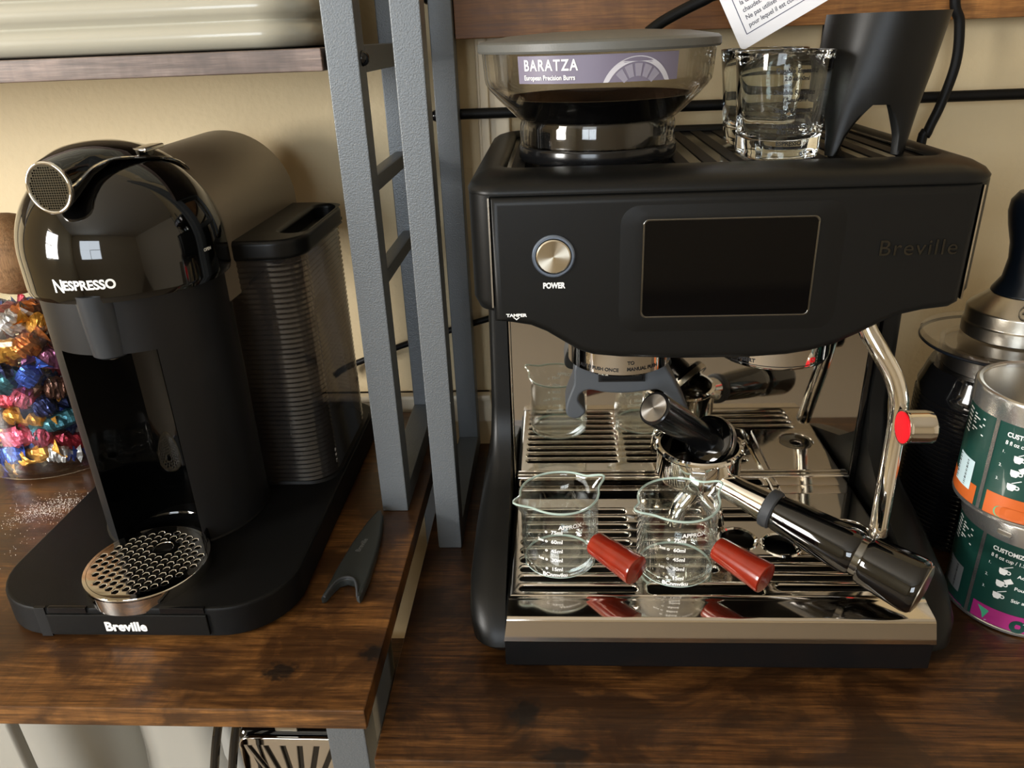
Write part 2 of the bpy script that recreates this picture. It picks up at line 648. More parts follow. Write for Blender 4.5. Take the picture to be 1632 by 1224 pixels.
window('window_1', True, WA[0], WA[1], WA[2], WA[3], X0 - .07, 1, -1)
window('window_2', False, WB[0], WB[1], WB[2], WB[3], Y0 - .07, 1, -1)
g = M()
g.box(X0, -0.172, Y1 - .010, Y1, 0.020, 0.055, .003)
g.box(X0, -0.172, Y1 - .016, Y1, 0.047, 0.055, .003)
struct('trim_1', g, 'trim')['label'] = 'cream rail along the wall behind the left table'
g = M()
g.box(-0.171, -0.142, Y1 - .012, Y1, -0.75, 1.2, .003)
g.box(-0.168, -0.160, Y1 - .018, Y1 - .010, -0.75, 1.2, .002)
g.box(-0.172, -0.141, Y1 - .020, Y1 - .008, -0.75, 0.03, .003)
struct('trim_2', g, 'trim')['label'] = 'cream upright casing on the wall beside the espresso machine'
struct('baseboard_back', M().box(X0, X1, Y1 - .014, Y1, Z0, Z0 + .10, .003), 'trim')


# ================================================================ the two racks
ZL = 0.0405                               # left table top


def bolt(root, x, y, z, d):
    obj('bolt', M().sphere((x, y, z), .005, 12, 8), 'semigloss', root)


RL = thing('bakers_rack', 'rustic brown wooden rack with grey metal posts carrying the dome-headed capsule machine', 'rack', (-0.60, 0.13, Z0))
obj('tabletop', M().box(-1.00, -0.2174, -0.0705, 0.325, ZL - .0150, ZL, .0012), 'wood_left', RL)
obj('lower_shelf', M().box(-1.00, -0.2185, -0.06, 0.325, -0.285, -0.270, .001), 'wood_left', RL)
us = obj('upper_shelf', M().box(-1.00, -0.2515, 0.137, 0.330, 0.3825, 0.3965, .001), 'wood_shelf', RL)
for (x, y) in ((-0.2490, 0.138), (-0.2490, 0.305), (-1.0, 0.138), (-1.0, 0.305)):
    obj('post', M().box(x, x + .0215, y, y + .020, ZL, 0.95, .0012), 'post', RL)
for (x, y) in ((-0.2490, -0.056), (-0.2490, 0.300), (-1.0, -0.056), (-1.0, 0.300)):
    obj('leg', M().box(x, x + .0245, y, y + .022, Z0, ZL - .0151, .0012), 'post', RL)
obj('side_bar', M().box(-0.2490, -0.2275, 0.1582, 0.3048, ZL, ZL + .018, .001), 'post', RL)
obj('side_bar', M().box(-0.2490, -0.2275, 0.1582, 0.3048, 0.380, 0.397, .001), 'post', RL)
obj('side_bar', M().box(-0.2490, -0.2275, -0.0338, 0.2998, 0.006, ZL - .0152, .001), 'post', RL)
for z in (0.303, 0.232):
    obj('rung', M().box(-0.2440, -0.2320, 0.1582, 0.3048, z - .006, z + .006, .002), 'post', RL)
bolt(RL, -0.2275, 0.148, 0.389, 1)
obj('bolt', M().sphere((-0.365, -0.060, ZL - .0155), .005, 12, 8), 'semigloss', RL)

RR = thing('bakers_rack', 'rustic brown wooden rack with grey metal posts carrying the black espresso machine', 'rack', (0.30, 0.13, Z0))
obj('tabletop', M().box(-0.2165, 0.85, -0.0705, 0.328, -.015, 0.0, .0012), 'wood_right_shaded', RR)
for (x, y) in ((-0.2055, 0.142), (-0.2055, 0.309), (0.82, 0.142), (0.82, 0.309)):
    obj('post', M().box(x, x + .0200, y, y + .019, 0.0, 0.95, .0012), 'post', RR)
for (x, y) in ((-0.2055, -0.056), (-0.2055, 0.300), (0.82, -0.056), (0.82, 0.300)):
    obj('leg', M().box(x, x + .0245, y, y + .022, Z0, -.0151, .0012), 'post', RR)
obj('side_bar', M().box(-0.2055, -0.1855, 0.1612, 0.3088, 0.0, .018, .001), 'post', RR)
obj('upper_board', M().box(-0.1850, 0.8195, 0.316, 0.332, 0.3975, 0.52, .001), 'wood_back', RR)
obj('cross_rod', M().cyl((-0.1853, 0.3255, 0.3365), (0.8197, 0.3255, 0.3385), .0046, n=16), 'satin2', RR)
obj('upright_rod', M().cyl((0.1285, 0.3255, 0.3420), (0.1285, 0.3255, 0.3974), .0045, n=16), 'satin2', RR)
bolt(RR, -0.2062, 0.318, 0.3365, -1)
bolt(RR, -0.2062, 0.318, 0.43, -1)

# ================================================================ capsule coffee machine
NX, NY = -0.395, 0.108
CM = thing('capsule_coffee_machine', 'black capsule coffee machine with glossy dome head and ribbed water tank', 'coffee machine', (NX, NY, ZL))
zb0, zb1 = ZL + .0015, 0.0660
bx = dict(x0=-0.4935, x1=-0.2830, y0=-0.0120, y1=0.300)


def base_ring(z, ins):
    return [(x, y, z) for x, y in rrect(bx['x0'] + ins, bx['x1'] - ins, bx['y0'] + ins, bx['y1'] - ins, (.050 - ins, .046 - ins, .03, .03), 10)]


base = obj('base', M().loft([base_ring(zb0, .0015), base_ring(zb0 + .0015, 0), base_ring(zb1 - .0025, 0), base_ring(zb1 - .0008, .0008), base_ring(zb1, .0025)]), 'satin2', CM)
obj('base_front_bar', M().box(-0.4420, -0.3330, -0.0138, -0.0115, zb0 + .003, zb1 - .0045, .0008), 'satin', base)
obj('base_slot_shade', M().box(-0.4500, -0.4425, -0.0127, -0.0100, zb0 + .0005, zb1 + .0002, .0003), 'dark_hole', base)  # raised black strip: the shade of the gap put into its colour
obj('base_step', M().box(-0.4400, -0.4140, -0.0128, -0.0100, zb1 - .0040, zb1 + .0006, .0004), 'semigloss', base)
obj('base_step', M().box(-0.3640, -0.3340, -0.0128, -0.0100, zb1 - .0040, zb1 + .0006, .0004), 'semigloss', base)
obj('lettering', M().text('Breville', .0100, Matrix.Translation((-0.3890, -0.0141, 0.0520)) @ FRONT, bold=.00035, sx=.95, ext=.0002), 'white', base, sharp=0)

# column: round body with a concave bay in front
RC = 0.0600
zc0, zc1 = zb1, 0.2620
bay0, bay1 = zb1, 0.2210
hw, ya = 0.0325, -math.sqrt(RC ** 2 - 0.0325 ** 2)
a_r = math.atan2(ya, hw)
outer = []
nA = 56
for i in range(nA + 1):
    ang = a_r + (PI - 2 * a_r) * i / nA
    outer.append((RC * math.cos(ang), RC * math.sin(ang)))
inner = []
for i in range(1, 20):
    t = PI - PI * i / 20
    inner.append((hw * math.cos(t), ya + 0.055 * math.sin(t) ** 0.8))
sec = [(NX + x, NY + y) for x, y in outer + inner]
nO = len(outer)
low = M()
low.loft([[(x, y, z) for x, y in sec[:nO]] for z in (bay0, bay1)], False, False, closed=False)
up = [(NX + RC * math.cos(2 * PI * i / 72), NY + RC * math.sin(2 * PI * i / 72)) for i in range(72)]
low.loft([[(x, y, z) for x, y in up] for z in (bay1, zc1)], True, True)
obj('column', low, 'graphite', CM)
bay = M()
ins = [sec[nO - 1]] + sec[nO:] + [sec[0]]
bay.loft([[(x, y, z) for x, y in ins] for z in (bay0, bay1)], False, False, closed=False)
obj('bay_lining', bay, 'gloss', CM)
obj('column_foot', M().lathe(NX, NY, [(RC + .0012, zb1), (RC + .0012, zb1 + .0015), (RC, zb1 + .0025)], 64), 'satin2', CM)
# spout with its tongue-shaped housing
sp = M()
sx_, sy_ = -0.3915, NY - 0.054
rings = []
for (z, r, yy) in ((0.2618, .0130, 0), (0.2420, .0126, .0005), (0.2260, .0120, .001), (0.2205, .0116, .001), (0.2190, .0095, .001)):
    rings.append([(sx_ + r * math.cos(2 * PI * j / 28), sy_ + yy + r * math.sin(2 * PI * j / 28), z) for j in range(28)])
sp.loft(rings)
spo = obj('spout', sp, 'graphite_light', CM)
obj('nozzle', M().cyl((sx_, sy_ + .002, .2205), (sx_, sy_ + .002, .2165), .0055, .0045, 18), 'dchrome', spo)
# dome head
RD, zd0, zds = 0.0650, 0.2565, 0.2790
prof = [(RD - .003, zd0), (RD - .0006, zd0 + .0006), (RD, zd0 + .003)] + [(RD, zd0 + (zds - zd0) * i / 5) for i in range(1, 5)]
prof += [(max(RD * math.cos(PI / 2 * i / 20), .0004), zds + 0.0640 * math.sin(PI / 2 * i / 20)) for i in range(21)]
dome = obj('dome_head', M().lathe(NX, NY, prof, 80, cap0=True, cap1=True), 'gloss', CM)
t = M()
t.wrap(text_geo('N', .0116, 'LEFT', sx=.85, bold=.00028), NX, NY, RD + .0003, -104.5, 0.2684)
t.wrap(text_geo('ESPRESSO', .0081, 'LEFT', sx=.93, bold=.00030), NX, NY, RD + .0003, -98.2, 0.2690)
obj('lettering', t, 'white', dome, sharp=0)
obj('button_mark', M().wrap(text_geo('OPEN', .0028, bold=.0001), NX, NY, RD + .0003, -14, .2780), 'white', dome, sharp=0)

# lever arching over the dome
lev = M()
LV = [(.158, .3270, .0060, .0330), (.145, .3370, .0060, .0350), (.130, .3440, .0060, .0355), (.112, .3475, .0065, .0340), (.095, .3485, .0080, .0290), (.080, .3482, .0120, .0220),
      (.067, .3470, .0190, .0165), (.055, .3452, .0265, .0140), (.047, .3438, .0290, .0134), (.0435, .3430, .0292, .0130)]
rings, edgeL, edgeR = [], [], []
for (y, ztop, th_, w) in LV:
    up_, lo_ = [], []
    front = max(0.0, min(1.0, (.085 - y) / .03))
    for j in range(17):
        s_ = -1 + 2 * j / 16
        drop = (1 - front) * .0095 * (w * s_ / .034) ** 2
        bulge = (1 - abs(s_) ** (2.6)) ** .5
        mid = ztop - th_ / 2 - drop
        up_.append((NX + w * s_, y, mid + th_ / 2 * bulge))
        lo_.append((NX + w * s_, y, mid - th_ / 2 * bulge))
    rings.append(up_ + lo_[-2:0:-1])
    edgeL.append(Vector(up_[0]))
    edgeR.append(Vector(up_[-1]))
lev.loft(rings)
lever = obj('lever', lev, 'gloss', CM)
mxE = Matrix.Translation((NX, .0434, .3430 - .0146)) @ FRONT
oval = lambda k: [(.0131 * k * math.cos(2 * PI * i / 40), .0148 * k * math.sin(2 * PI * i / 40)) for i in range(40)]
obj('lever_trim', M().flat([oval(1.03), oval(.90)], .0036, mxE, .0008), 'chrome', lever)
mesh = M()
hol = [oval(.91)]
for i in range(-8, 9):
    for j in range(-9, 10):
        hx_, hy_ = i * .00145, j * .00145
        if math.hypot(hx_ / .0131, hy_ / .0148) < .82:
            hol.append([(hx_ - .0005, hy_ - .0005), (hx_ + .0005, hy_ - .0005), (hx_ + .0005, hy_ + .0005), (hx_ - .0005, hy_ + .0005)])
mesh.flat(hol, .0004, mxE @ Matrix.Translation((0, 0, .0010)))
obj('lever_mesh', mesh, 'dchrome', lever)
obj('lever_edge', M().tube(smooth_path(edgeL, 4), .0010, 8), 'chrome', lever)
obj('lever_edge', M().tube(smooth_path(edgeR, 4), .0010, 8), 'chrome', lever)
obj('lever_latch', M().box(NX + .0225, NX + .0325, .100, .126, .3395, .3425, .0010, mx=Matrix.Translation((0, 0, 0))), 'chrome', lever)

# rear capsule bin: upright half-drum lying behind the dome
cb = M()
n = 40
rings = []
for (y, r) in ((0.110, .0575), (0.292, .0590), (0.2945, .0580), (0.2955, .0560)):
    ring = [(NX + .001 + r * math.cos(a), y, 0.2740 + r * math.sin(a)) for a in [PI * j / n for j in range(n + 1)]]
    ring += [(NX + .001 - r, y, 0.232), (NX + .001 + r, y, 0.232)]
    rings.append(ring)
cb.loft(rings)
obj('capsule_bin', cb, 'capsule_bin', CM)
obj('bin_slot', M().box(NX + .0595, NX + .0612, .262, .280, .2455, .2520, .0006), 'dark_hole', CM)

# ribbed water tank and its lid
tk = M()
rings = []
nr = 46
for k in range(nr * 2 + 1):
    z = 0.068 + (0.2560 - 0.068) * k / (nr * 2)
    o_ = .0013 if k % 2 else 0.0
    rings.append([(x, y, z) for x, y in rrect(-0.3600 + o_, -0.2890 - o_, 0.1420 + o_, 0.282 - o_, (.012, .024, .030, .012), 8)])
tk.loft(rings, True, False)
tank = obj('water_tank', tk, 'tank', CM)
obj('tank_core', M().loft([[(x, y, z) for x, y in rrect(-0.356, -0.328, 0.158, 0.272, .012, 6)] for z in (.069, .235)]), 'tank', tank)
ld = M()
mxT = Matrix.Translation((0, 0, 0.2630))
slot = []
for x, y in rrect(-0.3120, -0.2915, 0.168, 0.274, .0098, 6):
    slot.append((x, y))
ld.flat([rrect(-0.3620, -0.2860, 0.1400, 0.286, (.012, .026, .034, .012), 10), slot], .0150, mxT, .0035, 3)
lido = obj('tank_lid', ld, 'satin', CM)
obj('lid_well', M().box(-0.3130, -0.2905, .1665, .2755, .2562, .2585), 'dark_hole', lido)
obj('tank_shoe', M().loft([[(x, y, z) for x, y in rrect(-0.3640, -0.2845 - i_, 0.1400 + i_, 0.288, (.012, .026, .03, .012), 8)] for z, i_ in ((zb1, 0), (zb1 + .0022, .001))]), 'satin2', CM)
tt = M()
for k in range(3):
    tt.wrap(text_geo('F', .0042, bold=.0001), -0.313, .170, .0245, -18, .086 - .005 * k)
obj('tank_mark', tt, 'white', tank, sharp=0)

# cup support with honeycomb grid
cx, cy, cr = -0.3890, 0.0270, 0.0420
cup = obj('cup_support', M().lathe(cx, cy, [(cr - .0030, zb1 + .0085), (cr - .0005, zb1 + .0085), (cr, zb1 + .0075), (cr, zb1 - .004), (cr - .002, zb1 - .006), (cr - .0035, zb1 - .004), (cr - .0035, zb1 + .0075)], 64), 'chrome', CM)
obj('cup_well', M().lathe(cx, cy, [(cr - .0034, zb1 + .0006), (.0004, zb1 + .0006)], 48), 'dark_hole', cup)
hol = [circ(cx, cy, cr - .0022, 64), circ(cx + .004, cy + .0150, .0068, 24)]
p_ = .0060
for i in range(-9, 10):
    for j in range(-10, 11):
        hx = i * p_ * .866 * 1.13
        hy = (j + (i % 2) * .5) * p_
        if math.hypot(hx, hy) < cr - .0062 and math.hypot(hx - .004, hy - .0150) > .0098:
            hol.append(circ(cx + hx, cy + hy, .00235, 6, 0))
obj('cup_grid', M().flat(hol, .0030, Matrix.Translation((0, 0, zb1 + .0070)), .0005, 2), 'chrome', cup)
obj('cup_backing', M().loft([[(NX + .007 + r * math.cos(a), .052 + .028 * math.sin(a) + dy, z) for a in [PI * j / 16 for j in range(17)]] for z, r, dy in ((zb1 + .0005, .031, 0), (zb1 + .012, .0305, 0), (zb1 + .0135, .029, .001))], False, False, closed=False), 'gloss', cup)
obj('cup_apron', M().loft([[(cx + (cr + .0005) * math.cos(a), cy + (cr + .0005) * math.sin(a), z) for a in [math.radians(-128 + 76 * j / 12) for j in range(13)]] for z in (zb1 - .0025, zb1 + .0070)], False, False, closed=False), 'chrome', cup)


# ================================================================ espresso machine
EM = thing('espresso_machine', 'matte black espresso machine with touch screen and polished steel drip tray', 'espresso machine', (0.0, 0.16, 0.0))
# lower body: plinth, flared side cheeks, rear column
obj('plinth', M().box(-0.1370, 0.1370, 0.006, 0.310, 0.0005, 0.0200, .003), 'satin2', EM)
for s_ in (-1, 1):
    ck = M()
    rings = []
    for (z, xo, yf, rr) in ((0.0006, .1500, .0300, .010), (0.006, .1565, .0160, .014), (.016, .1630, .0080, .018), (.030, .1655, .0120, .020), (.045, .1660, .030, .020),
                            (.060, .1645, .070, .016), (.076, .1610, .112, .012), (.095, .1565, .1400, .008), (.130, .1545, .1500, .006), (.2400, .1530, .1520, .006)):
        rr = min(rr, xo - .1400)
        pts = [(.1395, yf)]
        for i in range(7):
            a = -PI / 2 + PI / 2 * i / 6
            pts.append((xo - rr + rr * math.cos(a), yf + rr + rr * math.sin(a)))
        pts += [(xo, .302), (xo - .008, .310), (.1395, .310)]
        rings.append([(s_ * x, y, z) for x, y in pts])
    ck.loft(rings)
    obj('side_cheek', ck, 'satin', EM, sharp=50)
obj('rear_column', M().box(-0.1394, 0.1394, 0.1570, 0.310, 0.0200, 0.2450), 'satin2', EM)
bp = obj('splash_plate', M().box(-0.1370, 0.1340, 0.1555, 0.1569, 0.0540, 0.2150, .0004), 'mirror', EM)
obj('plate_edge', M().box(0.1342, 0.1390, 0.1540, 0.1569, 0.0500, 0.2300, .0008), 'gloss', EM)
obj('plate_edge', M().box(-0.1390, -0.1372, 0.1540, 0.1569, 0.0500, 0.2300, .0006), 'chrome', EM)

# drip tray
zt = 0.0550
tr = obj('drip_tray', M().box(-0.1385, 0.1385, 0.0050, 0.1520, 0.0205, 0.0440, .001), 'satin2', EM)
obj('tray_skirt', M().box(-0.1390, 0.1390, -0.0030, 0.0060, 0.0110, 0.0334, .0010), 'semigloss', tr)
fr = M()
pr_ = [(-.0046, .0330), (-.0052, .0340), (-.0050, .0356), (-.0036, .0490), (-.0028, .0508), (-.0012, .0518), (.0108, .0538), (.0122, .0546), (.0150, zt)]
rings = []
for y, z in pr_:
    w = .1392 - (z - .0330) * .14
    rings.append([(-w, y, z), (w, y, z)])
fr.loft([[r[0] for r in rings], [r[1] for r in rings]], False, False, closed=False)
for sgn in (0, 1):
    ring = [r[sgn] for r in rings]
    b = len(fr.v)
    fr.v += [Vector(p) for p in ring] + [Vector((ring[-1][0], ring[-1][1], .0330))]
    fr.f.append(tuple(range(b, b + len(ring) + 1)))
obj('tray_front', fr, 'steel', tr)
# steel grille with real slots
hol = [rrect(-0.1358, 0.1358, 0.0150, 0.1525, .001, 2)]
ys = [0.0235 + .0103 * k for k in range(10)]
hol.append(rrect(-0.0420, 0.0345, 0.0180, 0.0285, .003, 4))
for k, y in enumerate(ys):
    hol.append(stadium(-0.1295, -0.0495, y, .0060))
    if k >= 2:
        hol.append(stadium(-0.0415, 0.0085, y, .0060))
    if k in (8, 9):
        hol.append(stadium(0.0160, 0.0620, y, .0060))
for k, y in enumerate(ys[:4]):
    hol.append(stadium(0.0440 - .003 * k, 0.1180, y + .0015, .0060))
hol.append(rrect(-0.1330, 0.0660, 0.1345, 0.1475, .002, 3))
hol += [circ(0.0295, 0.0790, .0118, 32), circ(0.0590, 0.0720, .0118, 32), circ(0.1120, 0.0865, .0050, 24)]
gr = obj('tray_grille', M().flat(hol, .0046, Matrix.Translation((0, 0, zt - .0023)), .0017, 3), 'steel', tr)
for (x, y, r) in ((0.0295, 0.0790, .0142), (0.0590, 0.0720, .0142)):
    obj('hole_rim', M().lathe(x, y, [(r + .0010, zt - .0003), (r, zt + .0008), (r - .0010, zt + .0010), (r - .0022, zt), (r - .0028, zt - .004)], 36), 'chrome', gr)
obj('purge_ring', M().lathe(0.1120, 0.0865, [(.0140, zt), (.0138, zt + .0008), (.0126, zt + .0010), (.0105, zt + .0003), (.0055, zt + .0003), (.0050, zt - .003)], 36), 'dchrome', gr)
obj('grille_panel', M().flat([rrect(0.0770, 0.1330, 0.0640, 0.1510, .003, 4), circ(0.1120, 0.0865, .0150, 36)], .0022, Matrix.Translation((0, 0, zt + .0006)), .0008), 'steel', gr)
obj('grille_divider', M().tube(smooth_path([(0.0715, 0.1500, zt + .0010), (0.0700, 0.1000, zt + .0010), (0.0690, 0.0650, zt + .0010)], 5), .0016, 8), 'chrome', gr)
obj('splash_foot', M().box(-0.1370, 0.1340, 0.1500, 0.1554, 0.0552, 0.0660, .0020, 3), 'steel', tr)
fl = obj('full_tag', M().text('EMPTY ME!', .0030, Matrix.Translation((-0.004, 0.0210, zt - .0060)), bold=.0001), 'white_dim', tr, sharp=0)
obj('tray_floor', M().box(-0.1360, 0.1360, 0.0160, 0.1500, 0.0442, 0.0448), 'dark_hole', tr)

# head: side shell, contoured front panel, top cap
sh = M()
ring = lambda z, i_: [(x, y, z) for x, y in rrect(-0.1550 + i_, 0.1560 - i_, 0.0690 + i_, 0.3150 - i_, (.016, .016, .02, .02), 8)]
sh.loft([ring(.2340, .010), ring(.2380, .003), ring(.2460, 0), ring(.3125, 0)])
head = obj('head_shell', sh, 'satin', EM)
lower = [(-0.1415, .2325), (-0.1300, .2312), (-0.1180, .2290), (-0.1080, .2245), (-0.0980, .2180), (-0.0880, .2115), (-0.0780, .2080), (-0.0600, .2060), (-0.0200, .2045), (0.0200, .2045),
         (0.0450, .2060), (0.0600, .2085), (0.0750, .2130), (0.0880, .2195), (0.1000, .2262), (0.1120, .2318), (0.1250, .2348), (0.1400, .2365)]
poly = lower + [(0.1455, .2400), (0.1460, .3118), (-0.1415, .3118)]
mxF = Matrix.Translation((0, 0.0900, 0)) @ FRONT
fp = obj('front_panel', M().flat([poly], .0500, mxF, .0055, 4), 'satin', EM, sharp=50)
for x in (-0.1418, 0.1463):
    obj('seam_highlight', M().box(x - .0005, x + .0005, .0665, .0695, .2420, .3110), 'chrome' if x > 0 else 'brushed', head)  # added metal strips: highlight along the seam groove put into their material
cap = M()


def cr_(z, x0, x1, y0, y1, r):
    return [(x, y, z) for x, y in rrect(x0, x1, y0, y1, r, 8)]


cap.loft([cr_(.3122, -.1553, .1563, .0672, .3155, .020), cr_(.3150, -.1556, .1566, .0668, .3158, .020), cr_(.3185, -.1535, .1545, .0700, .3140, .020), cr_(.3215, -.1490, .1500, .0770, .3110, .020),
          cr_(.3232, -.1430, .1440, .0880, .3070, .018), cr_(.3232, -.1370, .1400, .1000, .3030, .014), cr_(.3215, -.1345, .1375, .1025, .3000, .012), cr_(.3190, -.1340, .1370, .1030, .2995, .012)], True, False)
capo = obj('top_cap', cap, 'satin', EM, sharp=60)
warm = M().box(-0.1345, 0.1375, 0.1025, 0.3000, 0.3150, 0.3186)
wr = obj('cup_warmer', warm, 'semigloss', capo)
for k in range(15):
    x = -0.126 + k * .018
    obj('warmer_rib', M().box(x - .0045, x + .0045, .1080, .2950, .3186, .3194, .0005), 'satin2', wr)
for k in range(6):
    obj('vent_bar', M().box(-0.105 + k * .0100, -0.1035 + k * .0100, .1026, .1078, .3186, .3212), 'dchrome', capo)

# touch screen
sur = M()
rr_ = []
for (x0_, x1_, z0_, z1_, r_, y_) in ((-.0640, .0720, .2235, .3060, .012, .0652), (-.0610, .0690, .2260, .3035, .011, .0648), (-.0540, .0600, .2310, .2995, .008, .0642), (-.0500, .0556, .2338, .2972, .005, .0640), (-.0488, .0544, .2346, .2964, .004, .0641)):
    rr_.append([(x, y_, z) for x, z in rrect(x0_, x1_, z0_, z1_, r_, 6)])
sur.loft(rr_, False, False)
scb = obj('screen_surround', sur, 'satin', fp, sharp=80)
obj('screen_frame', M().flat([rrect(-0.0492, 0.0548, 0.2343, 0.2967, .0035, 5), rrect(-0.0480, 0.0536, 0.2355, 0.2955, .003, 5)], .0014, Matrix.Translation((0, .0641, 0)) @ FRONT, .0004), 'dchrome', scb)
obj('screen', M().flat([rrect(-0.0482, 0.0538, 0.2353, 0.2957, .003, 5)], .0010, Matrix.Translation((0, .0643, 0)) @ FRONT), 'screen', scb)
# power button
bx_, bz_ = -0.1030, 0.2752
ringo = obj('power_ring', M().axis((bx_, .0652, bz_), (bx_, .0600, bz_), [(.0132, 0), (.0132, .0012), (.0124, .0020), (.0112, .0020), (.0108, .0010)], 48, False, False), 'ring_blue', fp)
obj('power_button', M().axis((bx_, .0650, bz_), (bx_, .0600, bz_), [(.0106, 0), (.0106, .0022), (.0098, .0028), (.0002, .0024)], 48), 'spun_y', ringo)
lt = M().text('POWER', .0050, Matrix.Translation((bx_, .0648, .2563)) @ FRONT, sx=.78, bold=.00022)
lt.text('TAMPER', .0028, Matrix.Translation((-.1270, .0647, .2372)) @ FRONT, sx=1.25, bold=.00012)
lt.flat([[(-.0022, .0009), (0, -.0009), (.0022, .0009), (.0013, .0009), (0, -.0001), (-.0013, .0009)]], .0002, Matrix.Translation((-.1270, .0647, .2350)) @ FRONT)
obj('lettering', lt, 'white', fp, sharp=0)
obj('raised_lettering', M().text('Breville', .0135, Matrix.Translation((.1138, .0647, .2752)) @ FRONT, sx=1.0, ext=.0007, space=1.12), 'badge', fp, sharp=0)

# grinder outlet with cradle
gx, gy = -0.0575, 0.1135
ol = obj('grinder_collar', M().lathe(gx, gy, [(.0300, .1872), (.0345, .1875), (.0360, .1890), (.0360, .2180), (.030, .2180)], 56, cap0=True), 'chrome', EM)
t = M()
t.wrap(text_geo('AUTO PUSH ONCE', .0034, bold=.0001), gx, gy, .0362, -118, .1925)
t.wrap(text_geo('MANUAL PUSH', .0034, bold=.0001), gx, gy, .0362, -68, .1930)
t.wrap(text_geo('TO', .0034, bold=.0001), gx, gy, .0362, -82, .1975)
obj('lettering', t, 'black_print', ol, sharp=0)
cp = [(-0.0840, .1985), (-0.0905, .1790), (-0.0950, .1663), (-0.0962, .1590), (-0.0945, .1545), (-0.0900, .1525), (-0.0850, .1540), (-0.0822, .1588), (-0.0870, .1662), (-0.0855, .1718), (-0.0794, .1747), (-0.0680, .1725),
      (-0.0536, .1720), (-0.0400, .1735), (-0.0330, .1742), (-0.0270, .1705), (-0.0219, .1640), (-0.0262, .1580), (-0.0235, .1540), (-0.0170, .1517), (-0.0118, .1545), (-0.0112, .1590), (-0.0150, .1670), (-0.0225, .1820), (-0.0288, .1925), (-0.0291, .1985)]
P2 = [Vector(((x + .1009) * 1.0249 - .1009, .4 + (z - .4) * 1.0249, 0)) for x, z in cp]
sm = []
for i in range(len(P2)):
    a_, b_, c_, d_ = P2[i - 1], P2[i], P2[(i + 1) % len(P2)], P2[(i + 2) % len(P2)]
    for k in range(4):
        tt_ = k / 4
        q = 0.5 * ((2 * b_) + (c_ - a_) * tt_ + (2 * a_ - 5 * b_ + 4 * c_ - d_) * tt_ ** 2 + (3 * b_ - a_ - 3 * c_ + d_) * tt_ ** 3)
        sm.append((q.x, q.y))
cradle = obj('portafilter_cradle', M().flat([sm], .0280, Matrix.Translation((0, .1110, 0)) @ FRONT, .0018, 3), 'cradle', EM, sharp=50)
obj('cradle_button', M().box(-0.0715, -0.0420, .0945, .0990, .1770, .1818, .0010), 'satin2', cradle)
obj('cradle_recess', M().box(-0.0730, -0.0405, .0963, .0985, .1755, .1830, .0005), 'dark_hole', cradle)

# brew head
hx, hy = 0.0530, 0.1300
bh = obj('brew_head', M().lathe(hx, hy, [(.0290, .1845), (.0365, .1838), (.0392, .1852), (.0400, .1880), (.0400, .2180), (.030, .2180)], 56, cap0=True), 'chrome', EM)
t = M().wrap(text_geo('INSERT', .0038, bold=.00012), hx, hy, .0402, -128, .1905)
obj('lettering', t, 'black_print', bh, sharp=0)
obj('brew_line', M().loft([[(hx + .0402 * math.cos(a), hy + .0402 * math.sin(a), z) for a in [math.radians(-145 + 95 * j / 24) for j in range(25)]] for z in (.1875, .1879)], False, False, closed=False), 'black_print', bh)
obj('lock_mark', M().wrap(flat_geo([rrect(-.0020, .0020, -.0018, .0018, .0008, 3), circ(0, 0, .0008, 10)], .0002), hx, hy, .0402, -62, .1910), 'red', bh, sharp=0)
obj('shower_screen', M().lathe(hx, hy, [(.0290, .1843), (.0002, .1843)], 40), 'dchrome', bh)

# steam wand
wp = smooth_path([(0.1030, .1090, .2230), (0.1090, .1020, .2080), (0.1160, .0960, .1960), (0.1252, .0905, .1800), (0.1300, .0860, .1640), (0.1303, .0830, .1480), (0.1287, .0790, .1250), (0.1258, .0720, .0950), (0.1240, .0675, .0745)], 8)
wand = obj('steam_wand', M().tube(wp, .0062, 20), 'chrome', EM)
obj('wand_tip', M().axis(wp[-1], wp[-1] + (wp[-1] - wp[-2]), [(.0064, 0), (.0064, .006), (.0050, .0085), (.0035, .0100)], 20), 'chrome', wand)
obj('wand_tab', M().axis((0.1470, .0685, .1522), (0.1265, .0680, .1527), [(.0085, 0), (.0112, .0020), (.0118, .0060), (.0116, .0175), (.0122, .0185), (.0122, .0200), (.0112, .0203)], 36), 'chrome', wand)
obj('tab_cap', M().axis((0.1270, .0680, .1527), (0.1255, .0680, .1527), [(.0108, 0), (.0108, .0006), (.0095, .0009), (.0002, .0010)], 36), 'red', wand)

